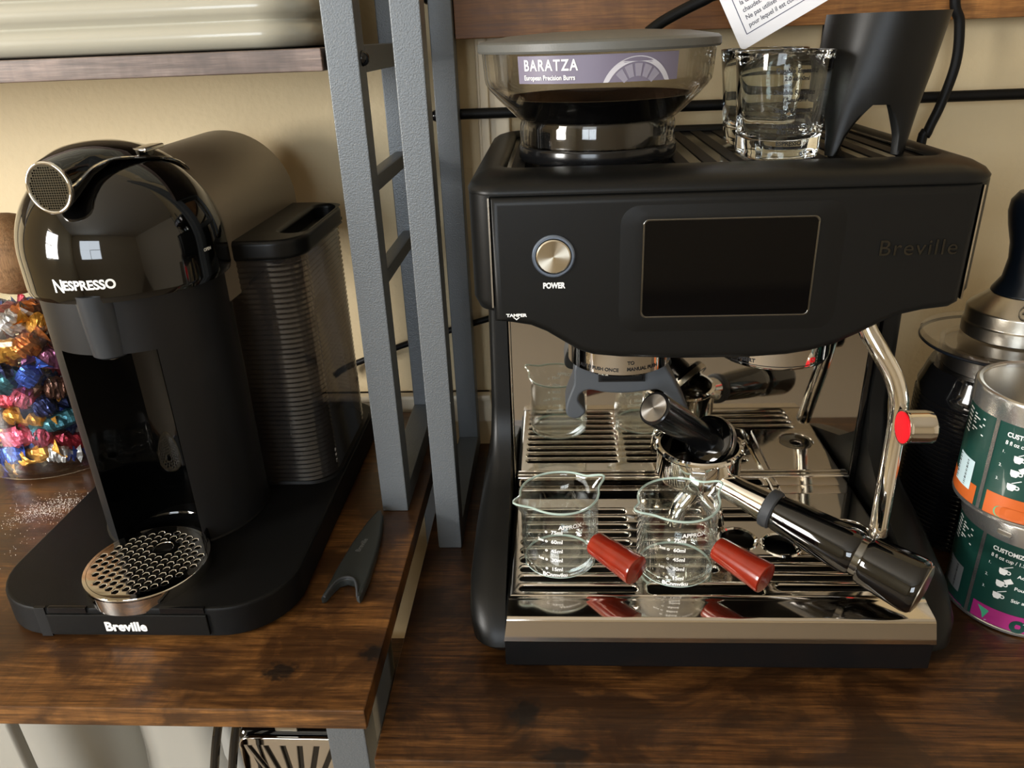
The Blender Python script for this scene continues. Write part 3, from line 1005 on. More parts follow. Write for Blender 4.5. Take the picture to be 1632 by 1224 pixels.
# ================================================================ things on the drip tray
def beaker(bx_, by_, label, ha, hz, zend):
    z0 = zt + .0012
    root = thing('measuring_beaker', label, 'beaker', (bx_, by_, z0), 'double-spout glass beakers on the drip tray')
    n = 96
    R, h, w = .0268, .0550, .0014

    def ring(z, r, s):
        out = []
        for j in range(n):
            a = 2 * PI * j / n
            e = 0.0
            for c0 in (math.radians(-150), math.radians(28)):
                dlt = (a - c0 + PI) % (2 * PI) - PI
                e += math.exp(-(dlt / .20) ** 2)
            out.append((bx_ + (r + .0085 * s * e) * math.cos(a), by_ + (r + .0085 * s * e) * math.sin(a), z + .0020 * s * e - .0012 * s * math.cos(2 * (a - math.radians(28)) + PI) * .5))
        return out
    prof = [(0.0003, 0, 0), (R - .007, 0, 0), (R - .003, .0008, 0), (R - .0006, .0035, 0), (R, .008, 0), (R, .030, 0), (R, .040, .05), (R, .047, .35), (R + .0004, .052, .75), (R + .0010, h, 1.0),
            (R + .0006, h + .0008, 1.0), (R - .0006, h + .0004, 1.0), (R - w + .0003, .052, .78), (R - w, .047, .36), (R - w, .040, .05), (R - w, .030, 0), (R - w, .009, 0), (R - w - .0008, .005, 0), (R - w - .004, .0028, 0), (R - .010, .0022, 0), (.0003, .0020, 0)]
    g = M().loft([ring(z0 + z, r, s) for r, z, s in prof], True, True)
    obj('glass_body', g, 'beaker', root, sharp=0).data.shade_smooth()
    rim_ = ring(z0 + h + .0002, R + .0002, 1.0)
    obj('rim', M().tube(rim_ + rim_[:1], .0008, 8, False), 'glass_edge_glint', root)  # bead along the lip, its glint put in as pale colour
    obj('foot_glint', M().lathe(bx_, by_, [(R - .0022, z0 + .0006), (R - .0012, z0 + .0014), (R - .0014, z0 + .0020), (R - .0024, z0 + .0012)], 64), 'glass_edge_glint', root)  # added bead: glint of the base edge put in as pale colour
    a = math.radians(ha)
    dirv = Vector((math.cos(a), math.sin(a), 0))
    p0 = Vector((bx_, by_, 0)) + dirv * (R + .0006)
    p0.z = hz
    p1 = Vector((bx_, by_, 0)) + dirv * (R + .043)
    p1.z = zend
    u = (p1 - p0).normalized()
    hn = M().axis(p0 + u * .0050, p1, [(.0058, 0), (.0078, .0006), (.0084, .0022), (.0098, .028), (.0104, .0350), (.0102, .0366), (.0092, .0372), (.0003, .0373)], 32)
    hd = obj('handle', hn, 'red_wood', root)
    obj('handle_stub', M().axis(p0, p1, [(.0062, 0), (.0052, .0025), (.0050, .0065)], 20), 'beaker', root)
    t = M()
    for k, (s_, zz) in enumerate((('75ml', .0400), ('60ml', .0325), ('45ml', .0250), ('30ml', .0175), ('15ml', .0100))):
        t.wrap(text_geo(s_, .0040, 'LEFT', bold=.00012), bx_, by_, R + .0003, -103, z0 + zz)
        t.wrap(flat_geo([circ(0, 0, .00095, 12), circ(0, 0, .00045, 10)], .0001), bx_, by_, R + .0003, -110, z0 + zz)
        if k in (1, 3):
            t.wrap(text_geo('2oz' if k == 1 else '1oz', .0030, 'RIGHT', bold=.0001), bx_, by_, R + .0003, -114, z0 + zz + .0003)
    t.wrap(text_geo('APPROX', .0042, 'LEFT', bold=.00012), bx_, by_, R + .0003, -92, z0 + .0440)
    t.wrap(text_geo('BCnmviku', .0042, 'CENTER', bold=.00014), bx_, by_, R + .0003, -98, z0 + .0052)
    obj('scale_print', t, 'white', root, sharp=0)
    return root


beaker(-0.1012, 0.0556, 'clear glass beaker with red wooden handle at the left end of the drip tray', -45, .0860, .0825)
beaker(-0.0211, 0.0465, 'clear glass beaker with red wooden handle standing under the portafilter', -46, .0890, .0845)

# portafilter resting on its spouts
PF = thing('portafilter', 'chrome portafilter with long black handle lying across the drip tray', 'portafilter', (0.0015, 0.1025, zt))
px, py, zr = 0.0015, 0.1025, 0.1225
obj('basket_holder', M().lathe(px, py, [(.0275, zr - .0015), (.0282, zr), (.0300, zr + .0004), (.0312, zr - .0006), (.0316, zr - .0025), (.0305, zr - .0040), (.0303, zr - .0220), (.0280, zr - .0270), (.0160, zr - .0300), (.0003, zr - .0305)], 64), 'chrome', PF)
obj('filter_basket', M().lathe(px, py, [(.0280, zr + .0002), (.0272, zr - .0010), (.0270, zr - .018), (.0250, zr - .0215), (.0003, zr - .0215)], 56), 'dchrome', PF)
for da in (20, 140, 260):
    a = math.radians(da)
    obj('lug', M().box(-.0050, .0050, .0295, .0360, zr - .0080, zr - .0035, .0010, mx=Matrix.Translation((px, py, 0)) @ Matrix.Rotation(a - PI / 2, 4, 'Z')), 'chrome', PF)
spt = M()
for s_ in (-1, 1):
    spt.tube(smooth_path([(px, py, zr - .029), (px + .004 * s_, py - .002, zr - .041), (px + .013 * s_, py - .005, zr - .053), (px + .0155 * s_, py - .006, zt + .0012)], 6), [.0072] * 6 + [.0068] * 6 + [.0062] * 7, 16)
obj('spout', spt, 'chrome', PF)
A0, B0 = Vector((0.0075, .0870, .1040)), Vector((0.1235, -.0085, .0790))
U = (B0 - A0).normalized()
Lh = (B0 - A0).length
obj('neck', M().axis(A0 + U * .008, B0, [(.0095, 0), (.0096, .018), (.0112, .034), (.0118, .038)], 32), 'chrome', PF)
obj('grommet', M().axis(A0 + U * .0440, B0, [(.0120, 0), (.0136, .0010), (.0140, .0040), (.0136, .0070), (.0122, .0080)], 32), 'rubber', PF)
hh = obj('handle', M().axis(A0 + U * .0515, B0, [(.0118, 0), (.0126, .0020), (.0138, .018), (.0150, .036), (.0156, .050), (.0150, .0555), (.0135, .0575)], 40), 'gloss', PF)
obj('handle_groove', M().axis(A0 + U * .1080, B0, [(.0138, 0), (.0138, .005)], 40), 'dchrome', hh)
obj('handle_end', M().axis(A0 + U * .1125, B0, [(.0136, 0), (.0160, .0010), (.0168, .0040), (.0178, .020), (.0185, .0315), (.0180, .0350), (.0166, .0365)], 44), 'gloss', hh)
obj('end_disc', M().axis(A0 + U * .1484, B0, [(.0166, 0), (.0162, .0012), (.0120, .0026), (.0003, .0034)], 44), 'brushed', hh)

# small tamper leaning in the basket
TE, TH = Vector((-0.0381, .0638, .1712)), Vector((0.0080, .0995, .1262))
TP = thing('tamper', 'short black tamper with spun steel end leaning inside the portafilter basket', 'tamper', TH)
V = (TE - TH).normalized()
LT = (TE - TH).length
obj('tamper_base', M().axis(TH - V * .0050, TE, [(.0185, 0), (.0190, .0015), (.0190, .0075), (.0180, .0090), (.0110, .0115)], 44), 'gloss', TP)
obj('base_band', M().axis(TH - V * .0042, TE, [(.0192, 0), (.0194, .0006), (.0194, .0040), (.0192, .0046)], 44, False, False), 'brushed', TP)
th = obj('handle', M().axis(TH + V * .0060, TE, [(.0105, 0), (.0098, .008), (.0102, .020), (.0112, .036), (.0118, LT - .0080), (.0116, LT - .0068), (.0108, LT - .0062)], 40), 'semigloss', TP)
mxT2 = Matrix.Translation(TE - V * .0000) @ rot_to(V)
de = M().lathe(0, 0, [(.0098, 0), (.0096, .0004), (.0002, .0005)], 44)
o = obj('end_disc', de, 'spun_z', None)
o.data.transform(Matrix.Translation(-OFF))
o.parent = th
o.matrix_local = Matrix.Translation(TE - TH + V * .0000) @ rot_to(V)


# ================================================================ things on top of the espresso machine
zw = 0.3196
hx, hy = -0.0720, 0.1650
HP = thing('grinder_hopper', 'smoky clear bean hopper with grey lid and purple label', 'hopper', (hx, hy, zw))
obj('collar', M().lathe(hx, hy, [(.0500, zw), (.0535, zw + .0004), (.0545, zw + .0020), (.0545, zw + .0085), (.0535, zw + .0100), (.0500, zw + .0100)], 64), 'semigloss', HP)
obj('bowl', M().lathe(hx, hy, [(.0530, zw + .0101), (.0535, zw + .0110), (.0535, zw + .0230), (.0520, zw + .0260), (.0560, zw + .0290), (.0660, zw + .0385), (.0735, zw + .0465), (.0758, zw + .0500), (.0764, zw + .0540), (.0775, zw + .0705), (.0757, zw + .0705), (.0746, zw + .0540), (.0720, zw + .0470), (.0545, zw + .0300), (.0505, zw + .0265), (.0515, zw + .0230), (.0515, zw + .0105)], 72), 'smoke', HP, sharp=30)
obj('inner_cone', M().lathe(hx, hy, [(.0480, zw + .0105), (.0480, zw + .0250), (.0640, zw + .0410), (.0620, zw + .0410), (.0300, zw + .0270), (.0150, zw + .0270), (.0003, zw + .0270)], 56), 'semigloss', HP)
obj('gate', M().box(hx - .004, hx + .004, hy - .0480, hy - .0460, zw + .0250, zw + .0330, .0008), 'label_pale', HP)
hl = obj('lid', M().lathe(hx, hy, [(.0770, zw + .0690), (.0795, zw + .0692), (.0803, zw + .0705), (.0800, zw + .0745), (.0780, zw + .0762), (.0600, zw + .0790), (.0300, zw + .0805), (.0003, zw + .0808)], 72), 'lid', HP)
lb = M()
lz0, lz1 = zw + .0525, zw + .0680
zc_ = (lz0 + lz1) / 2


def strip(cx, cy, r, a0, a1, z0, z1, n=24, taper=0.0):
    g = M()
    g.loft([[(cx + (r + taper * (z - z0)) * math.cos(a), cy + (r + taper * (z - z0)) * math.sin(a), z) for a in [math.radians(a0 + (a1 - a0) * j / n) for j in range(n + 1)]] for z in (z0, z1)], False, False, closed=False)
    return g


RLb, tp = .0770, .065
lab = obj('label_sticker', strip(hx, hy, RLb - .0001, -131, -55, lz0, lz1, 32, tp), 'label_purple', HP)
t = M()
t.wrap(text_geo('BARATZA', .0086, 'LEFT', sx=.82, bold=.00016, space=1.2), hx, hy, RLb + .0008, -127.5, zc_ + .0022, tp)
t.wrap(text_geo('European Precision Burrs', .0038, 'LEFT', sx=.86, bold=.00007), hx, hy, RLb + .0006, -127.5, zc_ - .0045, tp)
obj('lettering', t, 'white', lab, sharp=0)


def arc_band(cx, cy, r0, r1, a0, a1, n=24):
    o_ = [(cx + r1 * math.cos(math.radians(a0 + (a1 - a0) * i / n)), cy + r1 * math.sin(math.radians(a0 + (a1 - a0) * i / n))) for i in range(n + 1)]
    i_ = [(cx + r0 * math.cos(math.radians(a1 - (a1 - a0) * i / n)), cy + r0 * math.sin(math.radians(a1 - (a1 - a0) * i / n))) for i in range(n + 1)]
    return o_ + i_


def clip_h(poly, y0, y1):
    return [(x, min(max(y, y0), y1)) for x, y in poly]


hb = (lz1 - lz0) / 2
bur = M()
for (r0, r1) in ((.0225, .0255),):
    bur.wrap(flat_geo([clip_h(arc_band(0, -hb - .0085, .0195, .0225, 22, 158), -hb, hb)], .0001), hx, hy, RLb + .0005, -75, zc_, tp)
obj('burr_print', bur, 'label_pale', lab, sharp=0)
bur = M()
for k in range(5):
    bur.wrap(flat_geo([arc_band(0, -hb - .0085, .0115, .0185, 42 + 20 * k, 57 + 20 * k, 6)], .0001), hx, hy, RLb + .0005, -75, zc_, tp)
obj('burr_teeth', bur, 'label_mid', lab, sharp=0)


def shot_glass(x, y, rz, label, printed):
    root = thing('shot_glass', label, 'glass', (x, y, zw), 'shot glasses on the cup warmer')
    n = 64

    def ring(z, r, sq):
        out = []
        for j in range(n):
            a = 2 * PI * j / n
            c, s_ = abs(math.cos(a - rz)), abs(math.sin(a - rz))
            k = (c ** sq + s_ ** sq) ** (-1 / sq)
            out.append((x + r * k * math.cos(a), y + r * k * math.sin(a), z))
        return out
    P = [(.0003, 0, 4), (.0205, 0, 4), (.0228, .0015, 4), (.0236, .0050, 4), (.0240, .0110, 3.6), (.0256, .0300, 3.0), (.0280, .0500, 2.4), (.0302, .0638, 2.05), (.0300, .0648, 2.05), (.0290, .0646, 2.05),
         (.0266, .0500, 2.2), (.0240, .0300, 2.4), (.0222, .0170, 2.6), (.0195, .0130, 2.5), (.0120, .0112, 2.2), (.0003, .0108, 2)]
    obj('glass_body', M().loft([ring(zw + z, r, q) for r, z, q in P], True, True), 'glass', root, sharp=0).data.shade_smooth()
    if printed:
        t = M()
        rows = (('Double Espresso', .0540), ('2.0 oz/60ml', .0495), ('Double Ristretto', .0415), ('1.5 oz/45ml', .0372), ('Single Espresso', .0310), ('1.0 oz/30ml', .0270), ('Single Ristretto', .0215), ('0.75 oz/22ml', .0180), ('ESPRESSO', .0110), ('do not microwave', .0085))
        for k, (s_, zz) in enumerate(rows):
            rr = .0268 + (zz - .020) * .09
            t.wrap(text_geo(s_, .0038 if k % 2 == 0 else .0032, bold=.00012), x, y, rr, -88, zw + zz, .09)
            if k in (0, 2, 4, 6):
                t.wrap(flat_geo([[(0, 0), (.0080, 0), (.0080, .0002), (0, .0002)]], .0001), x, y, rr, -52, zw + zz, .09)
        obj('measure_print', t, 'black_print', root, sharp=0)
    return root


shot_glass(0.0455, 0.1420, 0.15, 'thick clear shot glass with printed espresso measures beside the hopper', True)
shot_glass(0.0490, 0.2090, 0.0, 'clear shot glass half hidden behind the printed shot glass', False)

# three-legged black dosing funnel: one skin from rim to feet
fx, fy = 0.1150, 0.1660
fz0, fz1 = zw, 0.4040
fu = M()
n = 120
HA = .031
tops, botc = Vector((0.1150, 0.1660)), Vector((0.1005, 0.1600))
feetA = [(math.radians(a), r) for a, r in ((-130, .0350), (-50, .0375), (90, .0350))]


def near_leg(a):
    return min((abs((a - l + PI) % (2 * PI) - PI), r) for l, r in feetA)


def fun_pt(a, v, ins):
    da, rl = near_leg(a)
    zb = fz0 + HA * min(1.0, max(0.0, (math.degrees(da) - 7) / 24)) ** .55
    z = zb + (fz1 - zb) * v
    u = (z - fz0) / (fz1 - fz0)
    c = botc.lerp(tops, u)
    lob = math.exp(-(da / math.radians(17)) ** 2)
    r_low = .0285 + (rl - .0285) * lob
    t_ = min(1.0, u / .62)
    t_ = t_ * t_ * (3 - 2 * t_)
    R = r_low + (.0375 - r_low) * (t_ * .55 + u * .45) - ins
    return (c.x + R * math.cos(a), c.y + R * .95 * math.sin(a), z)


angs = [2 * PI * j / n for j in range(n)]
vv = [i / 22 for i in range(23)]
fu.loft([[fun_pt(a, v, 0) for a in angs] for v in vv] + [[fun_pt(a, v, .0045 - .0025 * v) for a in angs] for v in reversed(vv)] + [[fun_pt(a, 0, 0) for a in angs]], False, False)
FU = thing('dosing_funnel', 'matte black three-legged dosing funnel beside the shot glasses', 'funnel', (fx, fy, zw))
obj('shell', fu, 'satin', FU, sharp=75)
obj('floor_disc', M().lathe(botc.x + .005, botc.y + .002, [(.0003, fz0 + .0335), (.0265, fz0 + .0335), (.0270, fz0 + .0360), (.0003, fz0 + .0360)], 48), 'satin', FU)

# clear plastic stirring stick lying along the rim
pst = M().box(-.0028, .0028, 0, .150, 0, .0012, .0004)
pst.box(-.0070, .0070, .140, .165, 0, .0016, .0006)
mx = Matrix.Translation((0.1400, 0.1260, zw + .0002)) @ Matrix.Rotation(math.radians(2), 4, 'Z')
pst.v = [mx @ v for v in pst.v]
solo('plastic_spoon', pst, 'clear', 'thin clear plastic stick lying behind the black funnel', 'stick', (0.138, 0.20, zw))

# white care tag hanging from the cord
TG = thing('care_tag', 'white card tag printed with French warnings hanging above the shot glasses', 'tag', (0.0600, 0.2360, 0.3880))
dn = Vector((0.0395, 0, 0.3835))
ux = Vector((0.0535, 0, 0.0290)).normalized()
uy = Vector((-ux.z, 0, ux.x))
mxC = Matrix(((ux.x, uy.x, 0, 0.0388), (0, 0, -1, 0.2360), (ux.z, uy.z, 0, 0.3822), (0, 0, 0, 1)))
obj('card', M().flat([rrect(0, .070, 0, .100, .0035, 5)], .0006, mxC), 'paper', TG)
bd = M().flat([rrect(.0075, .064, .0085, .092, .0004, 2), rrect(.0080, .0635, .0090, .0915, .0003, 2)], .0001, mxC @ Matrix.Translation((0, 0, .0004)))
obj('border_print', bd, 'ink_blue', TG, sharp=0)
tx = M()
for k, s_ in enumerate(("pour lequel il est conçu.", "Ne pas utiliser l'appareil", "chaudes.", "la table ou toucher", "Ne pas laisser pendre", "surface chaude.", "Ne pas immerger")):
    tx.text(s_, .0046, mxC @ Matrix.Translation((.0115, .0135 + .0056 * k, .0004)), align='LEFT', bold=.00008, sx=.9)
obj('print', tx, 'ink', TG, sharp=0)
obj('string', M().tube(smooth_path([(0.0, .2370, .452), (-.004, .240, .464), (0.004, .246, .478)], 5), .0008, 6), 'paper', TG)

# cables
solo('power_cable', M().tube(smooth_path([(-0.0300, .2460, .3975), (-0.0180, .2480, .4050), (0.0000, .2490, .4135), (0.0150, .2490, .4200), (0.0300, .2490, .4300), (0.0050, .2480, .4820), (0.0000, .2400, .5300)], 8), .0042, 12), 'satin2',
     'thick black cable arching up behind the hopper lid', 'cable', (-0.02, .247, .40))
solo('power_cable', M().tube(smooth_path([(0.2140, .3070, .0100), (0.2130, .3080, .2800), (0.2170, .3080, .3100), (0.2240, .3080, .3330), (0.2300, .3080, .3650), (0.2270, .3080, .3950), (0.2190, .3080, .4200), (0.2150, .3080, .5200)], 8), .0040, 12), 'satin2',
     'black power cable hanging behind the funnel at the right', 'cable', (0.214, .308, 0.0))
solo('power_cable', M().tube(smooth_path([(-0.3350, .3270, .0820), (-0.3223, .3345, .0883), (-0.2850, .3345, .1030), (-0.2487, .3345, .1160), (-0.1781, .3345, .1373), (-0.1550, .3300, .1450), (-0.1500, .3200, .1500)], 8), .0032, 12), 'satin2',
     'black cable running behind the rack posts towards the espresso machine', 'cable', (-0.25, .334, .10))

# ================================================================ right side: canister, steel tamper, tins
cx, cy = 0.2420, 0.1750
CN = thing('ribbed_canister', 'black ribbed glass canister with clear lid behind the green tins', 'canister', (cx, cy, 0.0))
prof = [(.0003, .0005), (.0480, .0005), (.0510, .003)]
for k in range(30):
    z = .006 + .0040 * k
    prof += [(.0520, z), (.0537, z + .0013), (.0537, z + .0020), (.0520, z + .0033)]
prof += [(.0525, .1270), (.0530, .1330), (.0500, .1400), (.0480, .1470), (.0465, .1500), (.0003, .1500)]
obj('body', M().lathe(cx, cy, prof, 64), 'ribglass', CN, sharp=30)
obj('neck', M().lathe(cx, cy, [(.0420, .1502), (.0425, .1510), (.0425, .1690), (.0400, .1690), (.0400, .1502)], 56), 'clear', CN)
obj('neck_liner', M().lathe(cx, cy, [(.0390, .1502), (.0390, .1660), (.0003, .1660)], 48), 'brushed', CN)
obj('lid', M().lathe(cx, cy, [(.0420, .1692), (.0560, .1700), (.0580, .1715), (.0580, .1745), (.0565, .1760), (.0003, .1765)], 64), 'clear', CN)
obj('lid_ring', M().lathe(cx, cy, [(.0572, .1690), (.0584, .1700), (.0584, .1712), (.0572, .1716)], 64), 'navy', CN)
tz = .1766
tx_, ty_ = 0.2480, 0.1750
SP = thing('steel_tamper', 'coffee tamper with navy black handle and stainless base on top of the canister', 'tamper', (tx_, ty_, tz))
obj('base', M().lathe(tx_, ty_, [(.0003, tz), (.0350, tz), (.0360, tz + .0010), (.0360, tz + .0100), (.0352, tz + .0110), (.0350, tz + .0115), (.0350, tz + .0200), (.0340, tz + .0215), (.0210, tz + .0330), (.0200, tz + .0335)], 64, cap1=True), 'brushed', SP)
obj('handle', M().lathe(tx_, ty_, [(.0215, tz + .0336), (.0212, tz + .0350), (.0160, tz + .0440), (.0145, tz + .0580), (.0158, tz + .0700), (.0195, tz + .0830), (.0215, tz + .0930), (.0210, tz + .1010), (.0170, tz + .1070), (.0090, tz + .1100), (.0003, tz + .1108)], 56, cap0=True), 'navy', SP)
lg = M().wrap(flat_geo([circ(0, 0, .0042, 24), circ(0, 0, .0036, 24)], .0002), tx_, ty_, .0300, -112, tz + .0262, -1.1)
lg.wrap(flat_geo([rrect(-.0020, .0020, -.0004, .0004, .0003, 2)], .0002), tx_, ty_, .0300, -112, tz + .0262, -1.1)
obj('maker_mark', lg, 'dchrome', SP, sharp=0)


def tin(x, y, z0, R, label, upper, rot):
    T = thing('coffee_tin', label, 'tin', (x, y, z0), 'stacked green coffee tins')
    H = .0870
    obj('body', M().lathe(x, y, [(.0003, z0), (R - .0010, z0), (R + .0006, z0 + .0006), (R + .0006, z0 + .0022), (R - .0004, z0 + .0030), (R - .0004, z0 + H - .010)], 72), 'tin', T)
    lb = obj('label_wrap', M().lathe(x, y, [(R, z0 + .0032), (R, z0 + H - .0150)], 96), 'green', T)
    ld = obj('lid', M().lathe(x, y, [(R + .0004, z0 + H - .0155), (R + .0012, z0 + H - .0150), (R + .0012, z0 + H - .0022), (R + .0004, z0 + H - .0006), (R - .0010, z0 + H), (R - .0030, z0 + H - .0006), (R - .0036, z0 + H - .0014), (.0003, z0 + H - .0014)], 80), 'tin', T)
    if not upper:
        obj('lid_catch', M().wrap(flat_geo([rrect(-.0045, .0045, -.0016, .0016, .001, 3)], .0008, .0003), x, y, R + .0014, rot + 6, z0 + H - .0085), 'brushed', ld)
    W = R + .0002
    A = rot                                            # left edge of the recipe panel
    sm_ = obj('seam', strip(x, y, W + .0003, A - 11.5, A - 8, z0 + .0032, z0 + H - .0150, 6), 'tin', T)
    t = M()
    zt_ = z0 + H - .0230
    t.wrap(text_geo('CUSTOMIZE YOUR CUP', .0045, 'LEFT', bold=.00014, sx=.86), x, y, W, A, zt_)
    t.wrap(text_geo('8 fl oz cup / 1.5 tsp', .0040, 'LEFT', bold=.00006, sx=.85), x, y, W, A, zt_ - .0058)
    for k, s_ in enumerate(('Add instant coffee', 'Pour hot water', 'Stir and enjoy')):
        zz = zt_ - .0155 - .0102 * k
        t.wrap(text_geo('%d.' % (k + 1), .0030, 'LEFT'), x, y, W, A - 1, zz + .0030)
        t.wrap(text_geo(s_, .0038, 'LEFT', bold=.00006), x, y, W, A + 24, zz)
        cup_ = [(-.0030, .0024), (.0022, .0024), (.0020, -.0008), (.0010, -.0024), (-.0018, -.0024), (-.0028, -.0008)]
        t.wrap(flat_geo([cup_], .0001), x, y, W, A + 13, zz)
        t.wrap(flat_geo([circ(.0030, .0004, .0015, 14), circ(.0030, .0004, .0008, 12)], .0001), x, y, W, A + 13, zz)
        if k != 1:
            t.wrap(flat_geo([[(-.0008, .0030), (.0044, .0064), (.0048, .0060), (-.0002, .0028)]], .0001), x, y, W, A + 13, zz)
        else:
            t.wrap(flat_geo([[(.0012, .0038), (.0050, .0068), (.0074, .0038), (.0036, .0010)]], .0001), x, y, W, A + 13, zz)
    for k in range(6):
        w_ = (.0120, .0070, .0125, .0105, .0060, .0128)[k]
        t.wrap(flat_geo([[(0, 0), (w_, 0), (w_, .0009), (0, .0009)]], .0001), x, y, W, A - 38, z0 + H - .0215 - .0021 * k - (.0012 if k > 3 else 0))
    for k in range(7):
        t.wrap(flat_geo([[(0, 0), (.0060, 0), (.0060, .0009), (0, .0009)]], .0001), x, y, W, A - 50, z0 + H - .0205 - .0028 * k)
    obj('lettering', t, 'white', lb, sharp=0)
    band = 'orange' if upper else 'magenta'
    obj('colour_band', strip(x, y, W + .0001, A - 5, A + 90, z0 + .0034, z0 + (.0165 if not upper else .0200), 30), band, lb)
    obj('colour_band', strip(x, y, W + .0001, A - 60, A - 15, z0 + .0034, z0 + (.0040 if not upper else .0180), 16), band, lb)
    dec = M()
    if upper:
        dec.wrap(flat_geo([rrect(0, .030, 0, .0085, .004, 4)], .0001), x, y, W + .0003, A + 4, z0 + .0036)
        obj('pattern', dec, 'leafgreen', lb, sharp=0)
        ob = M().wrap(flat_geo([rrect(0, .016, 0, .0085, .003, 4)], .0001), x, y, W + .0005, A + 9, z0 + .0042)
        obj('pattern', ob, 'orange', lb, sharp=0)
    else:
        dec.wrap(flat_geo([[(0, .0095), (.0080, .0080), (.0050, 0), (.0035, .0045)]], .0001), x, y, W + .0003, A, z0 + .0050)
        obj('pattern', dec, 'leafgreen', lb, sharp=0)
        dg = M().wrap(flat_geo([circ(.022, .002, .0052, 20)], .0001), x, y, W + .0003, A + 6, z0 + .0060)
        obj('pattern', dg, 'green', lb, sharp=0)
        ln = M().wrap(flat_geo([[(0, 0), (.024, .0068), (.024, .0073), (0, .0005)]], .0001), x, y, W + .0004, A + 8, z0 + .0042)
        obj('pattern', ln, 'label_pale', lb, sharp=0)
    bc = obj('barcode', strip(x, y, W + .0004, A - 46, A - 22, z0 + .0120, z0 + .0340, 10), 'palebar' if upper else 'greybar', lb)
    bs = M()
    for k in range(14):
        h_ = (.0003, .0006, .0003, .0009, .0004, .0007)[k % 6]
        zz = z0 + .0135 + .00140 * k
        bs.wrap(flat_geo([[(0, 0), (.0125, 0), (.0125, h_), (0, h_)]], .0001), x, y, W + .0006, A - 45, zz)
    obj('bars', bs, 'black_print', bc, sharp=0)
    return T


tin(0.2360, 0.0800, 0.0006, .0440, 'green coffee tin with magenta band, lower of the two stacked tins', False, -148)
tin(0.2270, 0.0830, 0.0879, .0440, 'green coffee tin with orange band, stacked on the other tin', True, -147)

# ================================================================ left side: candy jar, sheath, sugar, bowl
jx, jy, jr = -0.5930, 0.2600, 0.0740
JB = ZL + .0006
JR = thing('candy_jar', 'clear glass jar of foil candies closed with a round cork ball', 'jar', (jx, jy, ZL))
jp = [(.0003, JB), (jr - .006, JB), (jr - .001, JB + .002), (jr, JB + .008), (jr, .1700), (jr - .004, .1830), (jr - .016, .1940), (.0360, .2000), (.0335, .2040), (.0345, .2090), (.0325, .2090), (.0315, .2040), (.0340, .1985),
      (jr - .0175, .1920), (jr - .0062, .1815), (jr - .0022, .1695), (jr - .0022, ZL + .009), (jr - .006, ZL + .0045), (.0003, ZL + .0042)]
obj('glass_body', M().lathe(jx, jy, jp, 72), 'jar', JR)
obj('ball_stopper', M().sphere((jx, jy, .2360), .0365, 40, 24), 'cork', JR)


def candy_geo(kind, seed):
    rnd = random.Random(seed)
    g = M()
    L_, W_, H_ = ((.0135, .0085, .0062) if kind == 0 else (.0090, .0085, .0080) if kind == 1 else (.0165, .0070, .0062))
    n, m = 14, 12
    rings = []
    for i in range(m):
        u = -1 + 2 * i / (m - 1)
        e = (1 - abs(u) ** 4) ** .5 * .88 + .12
        ring = []
        for j in range(n):
            a = 2 * PI * j / n
            c, s_ = math.cos(a), math.sin(a)
            k = (abs(c) ** 3.2 + abs(s_) ** 3.2) ** (-1 / 3.2)
            q = 1 + rnd.uniform(-.12, .12)
            ring.append((u * L_ + rnd.uniform(-.0006, .0006), W_ * e * c * k * q, H_ * e * s_ * k * q))
        rings.append(ring)
    g.loft(rings)
    for s_ in (-1, 1):
        pts = []
        nf = 9
        inner_ = [(s_ * (L_ - .0005), .0016 * math.cos(2 * PI * j / nf), .0016 * math.sin(2 * PI * j / nf)) for j in range(nf)]
        mid_ = [(s_ * (L_ + .0030), (.0034 + rnd.uniform(-.001, .001)) * math.cos(2 * PI * j / nf), (.0022 + rnd.uniform(-.0008, .0008)) * math.sin(2 * PI * j / nf)) for j in range(nf)]
        out_ = [(s_ * (L_ + .0075 + rnd.uniform(-.001, .001)), (.0078 + rnd.uniform(-.002, .002)) * math.cos(2 * PI * j / nf) * 1.1, (.0030 + rnd.uniform(-.002, .003)) * math.sin(2 * PI * j / nf)) for j in range(nf)]
        g.loft([inner_, mid_, out_], True, False)
    return g


CANDY = [('gold', (214, 140, 34), 'gold foil'), ('orange', (196, 96, 30), 'copper orange foil'), ('pink', (196, 62, 96), 'pink foil'), ('red', (150, 14, 34), 'dark red foil'), ('blue', (34, 74, 190), 'bright blue foil'),
         ('navy', (24, 36, 92), 'navy blue foil'), ('teal', (40, 104, 122), 'teal foil'), ('mauve', (150, 74, 120), 'mauve foil'), ('silver', (190, 188, 190), 'silver foil'), ('brown', (84, 46, 34), 'brown foil')]
cm = [foil('foil_' + c[0], c[1]) for c in CANDY]
protos = {}
placed = []
rnd = random.Random(21)
# those against the glass: angle round the jar, height, colour, shape (0 oblong, 1 round, 2 long)
SHELL = [(-85, .0600, 0, 2), (-64, .0600, 8, 1), (-50, .0680, 3, 2), (-74, .0800, 2, 1), (-98, .0790, 2, 0), (-108, .0600, 4, 0), (-83, .0990, 0, 2), (-52, .0910, 6, 2), (-34, .0860, 5, 1), (-68, .1390, 4, 1), (-64, .1080, 5, 1),
         (-44, .1500, 7, 0), (-80, .1640, 0, 0), (-62, .1660, 1, 1), (-47, .1800, 0, 1), (-74, .1850, 8, 1), (-56, .1900, 1, 0), (-38, .1900, 9, 1), (-90, .1330, 6, 1), (-50, .1220, 9, 1), (-34, .1180, 0, 1), (-105, .0980, 9, 1), (-32, .1700, 9, 1),
         (-78, .1190, 2, 1), (-100, .1480, 5, 1), (-24, .1400, 3, 1), (-36, .0580, 4, 1), (-20, .0700, 8, 0), (-100, .1180, 3, 2), (-110, .1700, 7, 1), (-122, .0800, 1, 0), (-126, .1350, 2, 1)]
items = []
